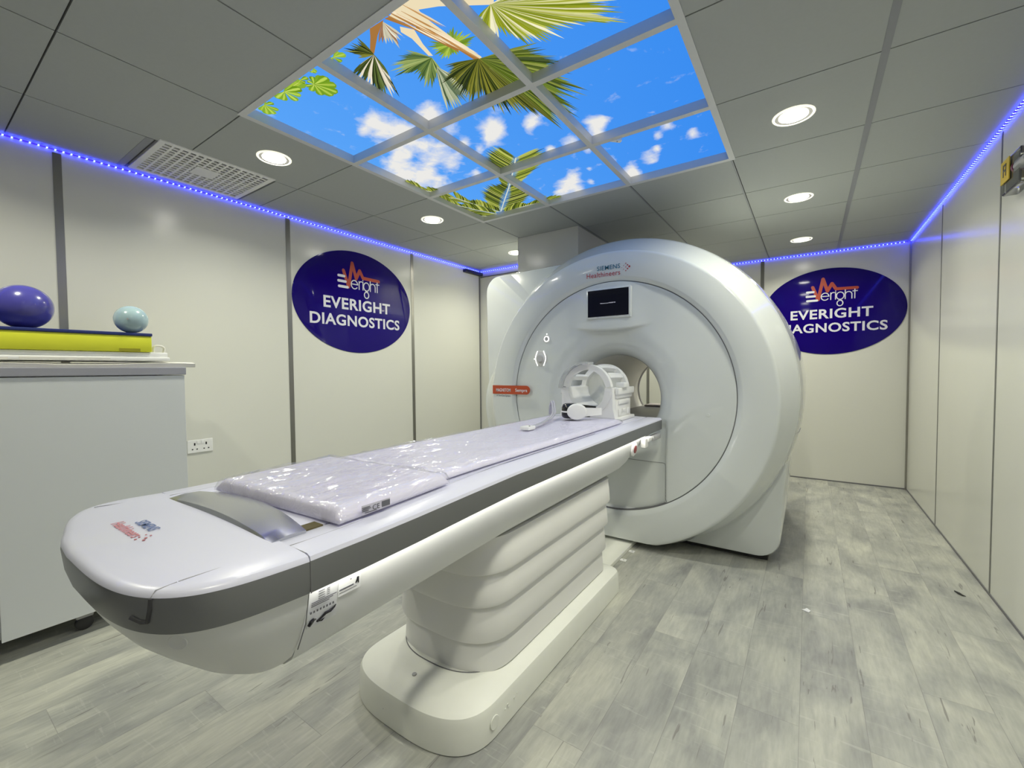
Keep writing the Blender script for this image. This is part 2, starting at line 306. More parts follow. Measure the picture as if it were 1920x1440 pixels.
PRINTS = '''{"fans":[["bright",[[-0.905,1.21],[-0.992,1.235],[-1.003,1.297],[-1.002,1.347],[-0.977,1.356],[-0.93,1.372],[-0.901,1.452],[-0.834,1.474],[-0.772,1.492],[-0.682,1.479],[-0.604,1.522],[-0.55,1.557],[-0.546,1.504],[-0.546,1.476],[-0.547,1.441],[-0.554,1.397],[-0.616,1.316],[-0.715,1.222]]],["back",[[-1.145,1.272],[-1.199,1.208],[-1.224,1.225],[-1.234,1.272],[-1.227,1.305],[-1.205,1.321],[-1.158,1.326],[-1.08,1.318],[-1.032,1.292],[-1.04,1.27],[-1.057,1.243],[-1.073,1.208],[-1.132,1.206]]],["mid",[[-1.249,1.276],[-1.303,1.187],[-1.351,1.19],[-1.42,1.209],[-1.446,1.231],[-1.458,1.264],[-1.389,1.288],[-1.397,1.351],[-1.408,1.388],[-1.396,1.397],[-1.385,1.413],[-1.328,1.382],[-1.282,1.381]]],["grey",[[-1.269,1.324],[-1.332,1.406],[-1.441,1.575],[-1.414,1.594],[-1.367,1.6],[-1.323,1.579],[-1.281,1.559],[-1.228,1.524]]],["dark",[[-1.1,1.385],[-1.24,1.334],[-1.327,1.409],[-1.315,1.475],[-1.321,1.518],[-1.318,1.583],[-1.321,1.607],[-1.284,1.613],[-1.244,1.635],[-1.263,1.715],[-1.238,1.76],[-1.211,1.78],[-1.178,1.803],[-1.133,1.821],[-1.109,1.873],[-1.079,1.916],[-1.066,2.04]]],["right",[[-1.096,1.388],[-0.856,1.45],[-0.852,1.496],[-0.835,1.553],[-0.822,1.6],[-0.833,1.683],[-0.85,1.718],[-0.824,1.822],[-0.843,1.856],[-0.882,1.866],[-0.92,1.931],[-0.947,1.995],[-0.98,2.009],[-1.066,2.04]]],["dark",[[-1.421,1.133],[-1.4,1.037],[-1.44,1.042],[-1.489,1.042],[-1.503,1.047],[-1.486,1.08],[-1.489,1.107]]],["stripe",[[-1.421,1.133],[-1.57,1.144],[-1.621,1.158],[-1.618,1.195],[-1.624,1.227],[-1.611,1.263],[-1.619,1.324],[-1.592,1.334],[-1.574,1.356],[-1.546,1.371],[-1.511,1.315],[-1.461,1.237]]],["dry",[[-1.265,1.05],[-1.359,1.106],[-1.34,1.126],[-1.317,1.139],[-1.284,1.132],[-1.316,1.171],[-1.258,1.137]]]],"lobed":[[[-1.776,1.097],[-1.734,1.062],[-1.699,1.086],[-1.687,1.103],[-1.701,1.154],[-1.742,1.189],[-1.781,1.19],[-1.818,1.159],[-1.829,1.114],[-1.817,1.081],[-1.775,1.066]],[[-1.929,1.048],[-1.835,1.042],[-1.794,1.053],[-1.847,1.078],[-1.893,1.106],[-1.946,1.118],[-1.995,1.078],[-2.004,1.052]],[[-2.099,1.045],[-2.07,1.046],[-2.049,1.06],[-2.088,1.106],[-2.137,1.11],[-2.163,1.091],[-2.157,1.057]],[[-1.563,1.048],[-1.518,1.043],[-1.508,1.065],[-1.556,1.083],[-1.604,1.06],[-1.604,1.045]],[[-1.702,1.043],[-1.684,1.051],[-1.696,1.059],[-1.714,1.05]],[[-1.802,1.047],[-1.755,1.055],[-1.796,1.069],[-1.82,1.053]]],"wood":[["tan",[[-1.19,1.039],[-1.117,1.036],[-1.041,1.073],[-1.051,1.109],[-1.123,1.086],[-1.132,1.138],[-1.123,1.225],[-1.102,1.294],[-1.121,1.316],[-1.164,1.203],[-1.192,1.12],[-1.229,1.046]]],["tan",[[-1.121,0.999],[-1.017,1.072],[-0.884,1.198],[-0.898,1.217],[-0.907,1.213],[-1.002,1.151],[-1.058,1.115],[-1.122,1.086],[-1.15,1.025]]],["tan",[[-1.131,1.082],[-1.125,1.156],[-1.109,1.271],[-1.086,1.385],[-1.099,1.405],[-1.118,1.363],[-1.14,1.267],[-1.198,1.144]]],["brown",[[-1.174,1.122],[-1.154,1.171],[-1.131,1.256],[-1.108,1.352],[-1.088,1.451],[-1.103,1.451],[-1.123,1.369],[-1.143,1.269],[-1.199,1.145]]],["tan",[[-1.232,1.098],[-1.201,1.138],[-1.226,1.206],[-1.239,1.272],[-1.253,1.262],[-1.24,1.163],[-1.249,1.118]]],["brown",[[-1.329,1.042],[-1.255,1.045],[-1.331,1.079],[-1.418,1.131],[-1.43,1.12],[-1.358,1.067]]],["brown",[[-1.25,1.043],[-1.226,1.048],[-1.164,1.203],[-1.131,1.301],[-1.143,1.315],[-1.204,1.13]]]],"feather":[[[-2.003,2.781],[-1.859,2.624],[-1.699,2.453],[-1.556,2.29],[-1.427,2.136]],[[-2.01,2.776],[-2.051,2.646],[-2.084,2.501],[-2.108,2.382],[-2.159,2.32]],[[-2.052,2.804],[-2.14,2.803],[-2.204,2.741],[-2.236,2.642]],[[-1.981,2.796],[-1.885,2.794],[-1.779,2.787],[-1.658,2.795],[-1.544,2.825]],[[-2.099,2.28],[-2.149,2.221],[-2.19,2.134],[-2.216,2.039]],[[-2.052,2.79],[-2.134,2.614],[-2.197,2.433],[-2.219,2.327]]],"cloud":[[-1.8,1.415,0.031,0.023,-0.058,0.044],[-1.829,1.492,0.051,0.037,-0.097,0.078],[-1.775,1.569,0.052,0.037,-0.095,0.083],[-1.774,1.637,0.039,0.027,-0.07,0.063],[-1.551,1.534,0.039,0.028,-0.063,0.061],[-1.534,1.593,0.036,0.025,-0.056,0.057],[-1.525,1.696,0.028,0.019,-0.043,0.047],[-1.766,1.726,0.035,0.025,-0.063,0.061],[-1.748,1.829,0.046,0.033,-0.083,0.086],[-1.747,1.958,0.043,0.03,-0.076,0.085],[-1.329,1.785,0.041,0.03,-0.056,0.074],[-1.377,1.878,0.038,0.027,-0.054,0.073],[-1.437,1.89,0.029,0.02,-0.043,0.055],[-1.134,1.853,0.031,0.022,-0.036,0.058],[-1.194,1.918,0.028,0.02,-0.034,0.053],[-2.112,1.819,0.055,0.039,-0.122,0.103],[-2.127,1.939,0.063,0.045,-0.142,0.128],[-2.064,2.023,0.058,0.042,-0.126,0.122],[-2.036,2.147,0.048,0.034,-0.101,0.105],[-1.543,1.945,0.023,0.016,-0.035,0.044],[-1.574,1.848,0.024,0.018,-0.04,0.046],[-1.746,2.154,0.023,0.016,-0.04,0.049],[-1.936,1.71,0.035,0.025,-0.072,0.062],[-1.915,1.757,0.021,0.014,-0.04,0.036],[-1.925,1.934,0.033,0.024,-0.064,0.065],[-1.921,1.453,0.024,0.016,-0.045,0.033],[-1.225,2.193,0.018,0.013,-0.022,0.039],[-0.919,2.064,0.027,0.02,-0.025,0.057],[-0.869,2.087,0.025,0.018,-0.022,0.052],[-0.915,2.154,0.026,0.018,-0.024,0.055],[-0.956,2.204,0.024,0.017,-0.023,0.053],[-1.089,2.18,0.035,0.024,-0.038,0.076],[-1.225,2.201,0.023,0.016,-0.029,0.051],[-0.617,2.303,0.025,0.018,-0.016,0.058],[-0.68,2.387,0.019,0.014,-0.013,0.046],[-0.522,2.459,0.022,0.015,-0.011,0.053],[-0.781,2.605,0.038,0.027,-0.029,0.099],[-0.722,2.513,0.015,0.011,-0.011,0.039],[-1.276,2.568,0.033,0.023,-0.041,0.083],[-1.341,2.666,0.043,0.031,-0.059,0.116],[-1.46,2.763,0.045,0.032,-0.067,0.126],[-1.355,2.814,0.038,0.027,-0.053,0.109],[-0.948,2.743,0.04,0.029,-0.039,0.113],[-0.958,2.815,0.035,0.025,-0.034,0.101],[-1.055,2.322,0.021,0.015,-0.022,0.048],[-1.211,2.717,0.017,0.012,-0.02,0.045],[-1.142,2.53,0.011,0.008,-0.013,0.028],[-0.991,2.514,0.016,0.011,-0.016,0.04]]}'''

# ============================================================ ROOM
T = .12
struct(MB().box(XL-T, XR+T, YF-T, YB+T, -.1, 0).build('floor', FLOORM))
struct(MB().box(XL-T, XL, YF-T, YB+T, 0, H+.1).build('wall_left', WALLM))
struct(MB().box(XR, XR+T, YF-T, YB+T, 0, H+.1).build('wall_right', WALLM))
struct(MB().box(XL, XR, YB, YB+T, 0, H+.1).build('wall_back', WALLM))
struct(MB().box(XL, XR, YF-T, YF, 0, H+.1).build('wall_front', mat('front_wall_grey', (.32,.32,.31), .5)))
m = MB().box(XL, -2.40, 4.17, 4.25, 0, H).box(-2.48, -2.40, 4.25, YB, 0, H)
struct(m.build('wall_rear_left', WALLM))
struct(MB().box(-2.22, -1.61, 3.34, 4.35, 1.985, H, .004).build('wall_duct', WALLM))
# ceiling: tiles in a grid, opened where the backlit picture sits
xs = [XL]+GX+[XR]
m = MB()
def tile(x0, x1, y0, y1):
    g = .0030
    m.box(x0+g, x1-g, y0+g, y1-g, H, H+.012)
ys_all = [YF]+[y for y in GY if YF < y < YB]+[YB]
for i in range(len(xs)-1):
    ys = list(ys_all)
    if i == 0: ys = [y for y in ys_all if abs(y-.99) > .01] + [.835, 1.45]; ys.sort()
    for a, b in zip(ys[:-1], ys[1:]):
        if xs[i] > SKX0-.01 and xs[i+1] < SKX1+.01 and a > SKY0-.01 and b < SKY1+.01: continue
        if i == 0 and abs(a-.835) < .01: continue
        tile(xs[i], xs[i+1], a, b)
ceil = m.build('ceiling', CEILM); struct(ceil)
m = MB()
zb = H+.0125
for x0, x1, y0, y1 in ((XL, SKX0, YF, YB), (SKX1, XR, YF, YB), (SKX0, SKX1, YF, SKY0), (SKX0, SKX1, SKY1, YB)):
    m.box(x0, x1, y0, y1, zb, zb+.05)
struct(m.build('trim_1', CGAP))
# pale metal bearers seen as broad bands across the tiles
m = MB()
m.box(GX[5]-.013, GX[5]+.013, YF, YB, H-.0015, H+.003)
for x in GX[1:5]: m.box(x-.011, x-.001, SKY1, YB, H-.001, H+.002)
m.box(XL, GX[0], .802, .835, H-.001, H+.002)
struct(m.build('trim_2', add_noise(mat('bearer_metal', (.27,.28,.30), .5), 30, .02)))
# white frame of the picture: bars with deep sides
m = MB(); bw, bz0, bz1 = .015, H-.004, H+.042
for k in range(4):
    x = SKX0+k*TP; m.box(x-bw, x+bw, SKY0-bw, SKY1+bw, bz0, bz1)
    y = SKY0+k*TP
    for j in range(3): m.box(SKX0+j*TP+bw, SKX0+(j+1)*TP-bw, y-bw, y+bw, bz0, bz1)
struct(m.build('trim_3', GRIDM))
# upright metal strips between the wall panels
def strip(n, x0, x1, y0, y1, z1=H, z0=0., mt=STEEL): struct(MB().box(x0, x1, y0, y1, z0, z1).build('trim_%d' % n, mt))
n = 4
for y in (-.69, .567, 1.808, 3.072): strip(n, XL, XL+.004, y-.017, y+.017, 2.375); n += 1
for x in (-.444, -1.716): strip(n, x-.017, x+.017, YB-.004, YB, 2.375); n += 1
strip(n, XR-.014, XR, YB-.02, YB, 2.375); n += 1
for y in (4.43, 3.24, 2.0, .75): strip(n, XR-.002, XR, y-.008, y+.008, 2.375, mt=mat('joint_grey', (.17,.17,.16), .5)); n += 1
struct(MB().box(XR-.004, XR, YF, YB, 0, .012).build('baseboard_right', SEAM))
struct(MB().box(-2.40, XR, YB-.004, YB, 0, .012).build('baseboard_back', SEAM))
struct(MB().box(XL, XL+.004, YF, 4.17, 0, .012).build('baseboard_left', SEAM))
struct(MB().box(XL, XL+.05, 3.86, 4.17, 2.335, 2.368).build('trim_%d' % n, mat('black_trim', (.02,.02,.02), .5))); n += 1
struct(MB().box(XL, XL+.006, 4.15, 4.17, 0, 2.335).build('trim_%d' % n, SEAM)); n += 1
struct(MB().box(XL+.02, -2.24, 4.155, 4.17, 2.315, 2.325).build('trim_%d' % n, SEAM)); n += 1

# LED tapes
def led(pts, wdir, label):
    """flat tape through pts (it follows the wall just under the ceiling)"""
    V = []; F = []; run = []; d = 0
    for i in range(len(pts)-1):
        a, b = Vector(pts[i]), Vector(pts[i+1]); L_ = (b-a).length; wv = Vector(wdir).normalized()
        nrm = wv.cross((b-a).normalized()).normalized()*.0015
        k = len(V)
        V += [a-wv*.005-nrm, b-wv*.005-nrm, b+wv*.005-nrm, a+wv*.005-nrm, a-wv*.005+nrm, b-wv*.005+nrm, b+wv*.005+nrm, a+wv*.005+nrm]
        F += [(k,k+1,k+2,k+3), (k+4,k+7,k+6,k+5), (k,k+4,k+5,k+1), (k+3,k+2,k+6,k+7), (k,k+3,k+7,k+4), (k+1,k+5,k+6,k+2)]
        run += [d, d+L_, d+L_, d]*2; d += L_
    me = D.meshes.new('led_strip'); me.from_pydata([tuple(v) for v in V], [], F); me.materials.append(LEDM)
    at = me.attributes.new('run', 'FLOAT', 'POINT'); at.data.foreach_set('value', run)
    o = D.objects.new('led_strip', me); COL.objects.link(o); return tag(o, label, 'light strip', 'blue light strips under the ceiling')
led([(XL+.0085, YF+.02, 2.388), (XL+.0085, .80, 2.388), (XL+.0085, 2.2, 2.386), (XL+.0085, 4.15, 2.388)], (1,0,0), 'blue glowing light strip along the top of the left wall')
led([(XR-.008, YF+.02, 2.388), (XR-.008, YB-.012, 2.388)], (1,0,0), 'blue glowing light strip along the top of the right wall')
led([(-2.38, YB-.008, 2.388), (XR-.03, YB-.008, 2.388)], (0,1,0), 'blue glowing light strip over the back wall and its oval sign')
led([(XL+.03, 4.16, 2.386), (-2.9, 4.16, 2.381), (-2.5, 4.16, 2.388)], (0,1,0), 'short blue light strip in the rear left corner beside the white duct')

# downlights
def downlight(x, y, label, first=[None]):
    if first[0] is None:
        t = thing('downlight', label, 'ceiling light', (x, y, H), 'round downlights in the ceiling tiles')
        MB().lathe((x,y,H), (0,0,-1), [(.088,-.002), (.088,.002), (.085,.005), (.080,.006), (.077,.004), (.076,.001)], 48).build('ring', RINGM, t, smooth=True)
        MB().lathe((x,y,H), (0,0,-1), [(.060,.0018), (.060,.003), (.055,.004), (.0001,.0045)], 40).build('lens', LAMP, t, smooth=True)
        MB().lathe((x,y,H), (0,0,-1), [(.0775,.003), (.070,.0022), (.058,.0016)], 48).build('reflector', REFL, t, smooth=True)
        ld = D.lights.new('downlight_lamp', 'AREA'); ld.shape = 'DISK'; ld.size = .10; ld.energy = DOWN_W; ld.color = (1., .985, .79); ld.spread = math.radians(146)
        lo = D.objects.new('lamp', ld); COL.objects.link(lo); lo.parent = t; lo.location = (0,0,-.008)
        first[0] = t; return t
    c = copy_tree(first[0]); c.location = (x, y, H); c['label'] = label; return c
xr_, xl_ = (GX[4]+GX[5])/2, (GX[0]+GX[1])/2
downlight(xr_, 2.505, 'large bright round downlight at upper right, nearest of the three on the right')
downlight(xr_, 3.72, 'round downlight in the right row, middle of the three')
downlight(xr_, 4.95, 'round downlight in the right row, closest to the back wall sign')
downlight(xl_, 1.29, 'round downlight between the air grille and the sky picture')
downlight(xl_, 2.53, 'round downlight just left of the far corner of the sky picture')
downlight(xl_, 3.74, 'round downlight half hidden behind the white ceiling duct')
downlight((GX[2]+GX[3])/2, 4.92, 'added round downlight, unseen behind the scanner, to light the back wall')  # unseen lamp, added to brighten the wall visible through the bore
downlight(xr_, 1.29, 'round downlight right of the sky picture, nearer than all others on the right')
downlight(xr_, .08, 'round downlight overhead beside the viewer on the right')
downlight(xl_, .08, 'round downlight overhead near the left wall by the cabinet')

# air grille
t = thing('air_grille', 'white eggcrate air grille in the ceiling along the left wall', 'vent', (-3.0, 1.14, H))
gx0, gx1, gy0, gy1 = -3.285, -2.765, .85, 1.435
m = MB()
for a in ((gx0,gx1,gy0,gy0+.03), (gx0,gx1,gy1-.03,gy1), (gx0,gx0+.03,gy0+.03,gy1-.03), (gx1-.03,gx1,gy0+.03,gy1-.03)): m.box(*a, H-.006, H+.014, .002, 1)
m.build('frame', WHITEP, t)
m = MB(); nx, ny = 13, 14
for i in range(1, nx): x = gx0+.03+(gx1-gx0-.06)*i/nx; m.box(x-.007, x+.007, gy0+.03, gy1-.03, H-.002, H+.004)
for j in range(1, ny): y = gy0+.03+(gy1-gy0-.06)*j/ny; m.box(gx0+.03, gx1-.03, y-.0055, y+.0055, H-.003, H+.004)
m.build('slats', WHITEP, t)
MB().box(-3.07, -2.95, 1.08, 1.20, H-.0045, H-.0005).build('centre_plate', WHITEP, t)
MB().box(gx0+.03, gx0+.30, gy0+.03, gy1-.03, H+.0065, H+.0075).box(gx0+.30, gx1-.03, gy0+.03, gy0+.12, H+.0065, H+.0075).build('baffle', GREYP, t)
MB().box(gx0+.301, gx1-.03, gy0+.121, gy1-.03, H+.0085, H+.0105).build('duct_opening', BLACK, t)

# ------------------------------------------------------------ backlit sky picture, nine panels
PR = json.loads(PRINTS)
def clip(poly, x0, x1, y0, y1):
    for ax, lim, sg in ((0,x0,1), (0,x1,-1), (1,y0,1), (1,y1,-1)):
        out = []
        for i in range(len(poly)):
            a, b = poly[i-1], poly[i]; ia, ib = (a[ax]-lim)*sg >= 0, (b[ax]-lim)*sg >= 0
            if ia != ib:
                t_ = (lim-a[ax])/(b[ax]-a[ax]); out.append((a[0]+(b[0]-a[0])*t_, a[1]+(b[1]-a[1])*t_))
            if ib: out.append(b)
        poly = out
        if len(poly) < 3: return []
    return poly
rnd = random.Random(3)
POLY = []      # (polygon, colour)
def lin(c): return tuple((v/255/12.92 if v <= 10 else ((v/255+.055)/1.055)**2.4) for v in c)
PAL = {'bright': [(150,160,40),(175,180,70),(205,205,140),(120,135,30),(235,230,190),(140,150,50)],
       'back': [(140,170,40),(165,190,70),(120,150,50)],
       'mid': [(95,120,60),(120,140,75),(70,95,50),(150,165,95)],
       'grey': [(110,125,95),(160,170,135),(80,100,70),(195,200,170)],
       'dark': [(45,55,25),(70,80,30),(95,100,40),(35,45,25),(130,130,50)],
       'right': [(100,120,40),(75,90,30),(130,140,60),(60,75,35)],
       'stripe': [(60,75,35),(90,105,50),(235,225,200),(75,85,40),(50,60,35)],
       'dry': [(230,225,205),(160,120,90),(200,195,170)],
       'tan': [(238,222,184)], 'brown': [(168,118,62)]}
def jit(c, a=14): k = rnd.uniform(-a, a); return lin(tuple(max(0, min(255, v+k)) for v in c))
def blade(c, tip, wd, col, start=0.):
    dx, dy = tip[0]-c[0], tip[1]-c[1]; L_ = math.hypot(dx, dy)+1e-6; nx_, ny_ = -dy/L_*wd, dx/L_*wd
    P = lambda t_, s_: (c[0]+dx*t_+nx_*s_, c[1]+dy*t_+ny_*s_)
    POLY.append(([P(start, .15), P(.35, .8), P(.6, 1), P(.8, .6), P(1, 0), P(.8, -.6), P(.6, -1), P(.35, -.8), P(start, -.15)], jit(col)))
    POLY.append(([P(.1, .06), P(.9, .03), P(.9, -.03), P(.1, -.06)], jit(tuple(min(255, v+45) for v in col))))
def fan(kind, pts):
    c, tips = pts[0], pts[1:]; dense = []
    for a, b in zip(tips[:-1], tips[1:]):
        d = math.hypot(a[0]-b[0], a[1]-b[1]); k = max(1, int(d/.013))
        for i in range(k):
            t_ = i/k; q = rnd.uniform(.80, 1.0) if i else 1.
            dense.append((c[0]+((a[0]*(1-t_)+b[0]*t_)-c[0])*q, c[1]+((a[1]*(1-t_)+b[1]*t_)-c[1])*q))
    dense.append(tips[-1])
    web = [(c[0]+(p[0]-c[0])*.50*rnd.uniform(.85,1.1), c[1]+(p[1]-c[1])*.50*rnd.uniform(.85,1.1)) for p in dense]
    for p, q in zip(web[:-1], web[1:]): POLY.append(([c, p, q], jit(PAL[kind][0], 22)))
    for tp in dense:
        L_ = math.hypot(tp[0]-c[0], tp[1]-c[1]); blade(c, tp, min(.0095, .0045+.010*L_), rnd.choice(PAL[kind]))
def wood(kind, pts): POLY.append((pts, lin(PAL[kind][0])))
W_ = PR['wood']
F_ = PR['fans']
fan(*F_[1]); fan(*F_[8])
wood(*W_[0]); wood(*W_[1]); wood(*W_[2]); wood(*W_[3]); wood(*W_[4]); wood(*W_[5]); wood(*W_[6])
for i in range(26):                                   # bark streaks
    a = W_[0][1]; p = a[rnd.randrange(4, 9)]; q = a[rnd.randrange(9, 12)]
    t_ = rnd.random(); cx_, cy_ = p[0]*(1-t_)+q[0]*t_, p[1]*(1-t_)+q[1]*t_
    blade((cx_-.02, cy_-.06), (cx_+.03, cy_+.10), .004, rnd.choice([(200,150,90),(245,225,190),(180,130,70)]))
fan(*F_[0]); fan(*F_[2]); fan(*F_[3]); fan(*F_[6]); fan(*F_[7]); fan(*F_[5]); fan(*F_[4])
for pts in PR['lobed']:
    c = pts[0]
    for tp in pts[1:]:
        dx, dy = tp[0]-c[0], tp[1]-c[1]; L_ = math.hypot(dx, dy)+1e-6; wd = max(.012, L_*.26); nx_, ny_ = -dy/L_*wd, dx/L_*wd
        P = lambda t_, s_: (c[0]+dx*t_+nx_*s_, c[1]+dy*t_+ny_*s_)
        POLY.append(([P(0,.1), P(.4,.55), P(.75,1), P(.93,.75), P(1,0), P(.93,-.75), P(.75,-1), P(.4,-.55), P(0,-.1)], jit((125,165,45), 22)))
        POLY.append(([P(0,.06), P(.6,.35), P(.9,.3), P(.95,0), P(.9,-.3), P(.6,-.35), P(0,-.06)], jit((170,200,70), 18)))
        POLY.append(([P(0,.05), P(.95,.02), P(.95,-.02), P(0,-.05)], lin((215,225,120))))
for pts, wd in zip(PR['feather'], (.30, .17, .14, .16, .15, .18)):
    S = []
    for a, b in zip(pts[:-1], pts[1:]):
        for i in range(7): S.append((a[0]+(b[0]-a[0])*i/7, a[1]+(b[1]-a[1])*i/7))
    S.append(pts[-1]); n_ = len(S)
    for i in range(n_*3):
        t_ = i/(n_*3-1)*(n_-1); k = min(n_-2, int(t_)); fr_ = t_-k
        p = (S[k][0]+(S[k+1][0]-S[k][0])*fr_, S[k][1]+(S[k+1][1]-S[k][1])*fr_)
        dx, dy = S[k+1][0]-S[k][0], S[k+1][1]-S[k][1]; L_ = math.hypot(dx, dy); dx /= L_; dy /= L_
        ww = wd*(.35+.65*math.sin(math.pi*min(1, .15+.85*(1-abs(2*i/(n_*3-1)-1)))))*rnd.uniform(.85, 1.1)
        for s_ in (-1, 1):
            tip = (p[0]+dx*ww*.65-dy*s_*ww*.6, p[1]+dy*ww*.65+dx*s_*ww*.6)
            blade(p, tip, .0062, rnd.choice([(110,125,40),(150,160,55),(75,90,30),(180,185,90),(60,70,30)]))
    for i in range(n_-1):
        a, b = S[i], S[i+1]; dx, dy = b[0]-a[0], b[1]-a[1]; L_ = math.hypot(dx, dy); nx_, ny_ = -dy/L_*.004, dx/L_*.004
        POLY.append(([(a[0]+nx_,a[1]+ny_),(b[0]+nx_,b[1]+ny_),(b[0]-nx_,b[1]-ny_),(a[0]-nx_,a[1]-ny_)], lin((215,220,200))))
CL = []
for (a, b, c, d, e, g) in PR['cloud']:
    Mi = np.linalg.inv(np.array([[c, e], [d, g]])); CL.append((a, b, Mi))
PLAB = [['ceiling sky panel with a bunch of lobed bright leaves and a cloud edge at the left corner',
         'ceiling sky panel with tan palm trunk and hanging fan leaves, middle of the near row',
         'ceiling sky panel with pale yellow palm blades, at the top edge of the view'],
        ['ceiling sky panel mostly covered by white clouds, second along the left side',
         'ceiling sky panel in the very middle with dark palm tips and small clouds',
         'ceiling sky panel of almost plain blue on the right side, with dark palm blade tips'],
        ['ceiling sky panel holding the feathery green palm crown, at the far corner over the scanner',
         'ceiling sky panel with small white clouds between the palm crown and the clip-on box',
         'ceiling sky panel of light blue with a small white box on it, at the far right']]
ZP = H+.040
for i in range(3):          # x
    for j in range(3):      # y
        x0, x1, y0, y1 = SKX0+i*TP+bw, SKX0+(i+1)*TP-bw, SKY0+j*TP+bw, SKY0+(j+1)*TP-bw
        t = thing('sky_panel', PLAB[j][i], 'ceiling light panel', ((x0+x1)/2, (y0+y1)/2, ZP), 'backlit panels of the ceiling sky picture')
        N_ = 48; gx_ = np.linspace(x0, x1, N_); gy_ = np.linspace(y0, y1, N_)
        X, Y = np.meshgrid(gx_, gy_); s_ = np.zeros_like(X)
        for a, b, Mi in CL:
            u_ = (X-a)*Mi[0,0]+(Y-b)*Mi[0,1]; v_ = (X-a)*Mi[1,0]+(Y-b)*Mi[1,1]; s_ += .85*np.exp(-(u_**2+v_**2)*.85)
        s_ = np.minimum(s_, 1.25)
        V = [(x, y, ZP) for x, y in zip(X.ravel(), Y.ravel())]
        F = [(r*N_+c, r*N_+c+1, (r+1)*N_+c+1, (r+1)*N_+c) for r in range(N_-1) for c in range(N_-1)]
        k = len(V); V += [(x0,y0,ZP+.01),(x1,y0,ZP+.01),(x1,y1,ZP+.01),(x0,y1,ZP+.01)]; F += [(k,k+1,k+2,k+3), (0,k,k+1,N_-1), (N_*N_-1,k+2,k+3,N_*(N_-1)), (0,N_*(N_-1),k+3,k), (N_-1,k+1,k+2,N_*N_-1)]
        off = t.location
        me = D.meshes.new('diffuser'); me.from_pydata([tuple(Vector(v)-off) for v in V], [], F); me.materials.append(SKYM)
        at = me.attributes.new('cloud', 'FLOAT_VECTOR', 'POINT')
        dat = np.zeros((len(V), 3)); dat[:k,0] = s_.ravel(); dat[:,1] = [v[0] for v in V]; dat[:,2] = [v[1] for v in V]
        at.data.foreach_set('vector', dat.ravel().astype(np.float32))
        o = D.objects.new('diffuser', me); COL.objects.link(o); o.parent = t
        V, F, C_ = [], [], []; z = ZP-.0006
        for q, (poly, col) in enumerate(POLY):
            pc = clip([tuple(p) for p in poly], x0, x1, y0, y1)
            if len(pc) < 3: continue
            zz = z-.0000035*q; k = len(V); V += [(p[0]-off[0], p[1]-off[1], zz-off[2]) for p in pc]; F.append(tuple(range(k, k+len(pc)))); C_ += [(*col, 1)]*len(pc)
        if V:
            me = D.meshes.new('leaf_print'); me.from_pydata(V, [], F); me.materials.append(PRINTM)
            ca = me.attributes.new('ink', 'FLOAT_COLOR', 'POINT'); ca.data.foreach_set('color', np.array(C_, dtype=np.float32).ravel())
            o = D.objects.new('leaf_print', me); COL.objects.link(o); o.parent = t
t = thing('sensor_box', 'small white clip box fixed on the far right sky panel', 'sensor', (-.885, 2.27, H))
dirv = Vector((.064, .067, 0)).normalized()
m = MB().box(-.045, .045, -.012, .012, -.004, .010, .003)
ang = math.atan2(dirv.y, dirv.x); ca_, sa_ = math.cos(ang), math.sin(ang)
m.v = [(-.885+x*ca_-y*sa_, 2.272+x*sa_+y*ca_, H+.028+z_) for x, y, z_ in m.v]
m.build('case', WHITEP, t)
for s_ in (-.028, .022): MB().disc((-.885+s_*ca_, 2.272+s_*sa_, H+.024), (0,0,-1), .004, .002, 12).build('screw', GREYP, t)

# ------------------------------------------------------------ oval signs
def strokes(pts, wd, z=0.):
    """flat ribbon through 2D points, mitred, with rounded look"""
    out = []
    for a, b in zip(pts[:-1], pts[1:]):
        dx, dy = b[0]-a[0], b[1]-a[1]; L_ = math.hypot(dx, dy)
        nx_, ny_ = -dy/L_*wd/2, dx/L_*wd/2
        out.append([(a[0]+nx_,a[1]+ny_),(a[0]-nx_,a[1]-ny_),(b[0]-nx_,b[1]-ny_),(b[0]+nx_,b[1]+ny_)])
    for p in pts: out.append([(p[0]+wd/2*math.cos(k*math.pi/6), p[1]+wd/2*math.sin(k*math.pi/6)) for k in range(12)])
    return out
def arc(cx, cy, rx, ry, a0, a1, n=18): return [(cx+rx*math.cos(math.radians(a0+(a1-a0)*i/n)), cy+ry*math.sin(math.radians(a0+(a1-a0)*i/n))) for i in range(n+1)]
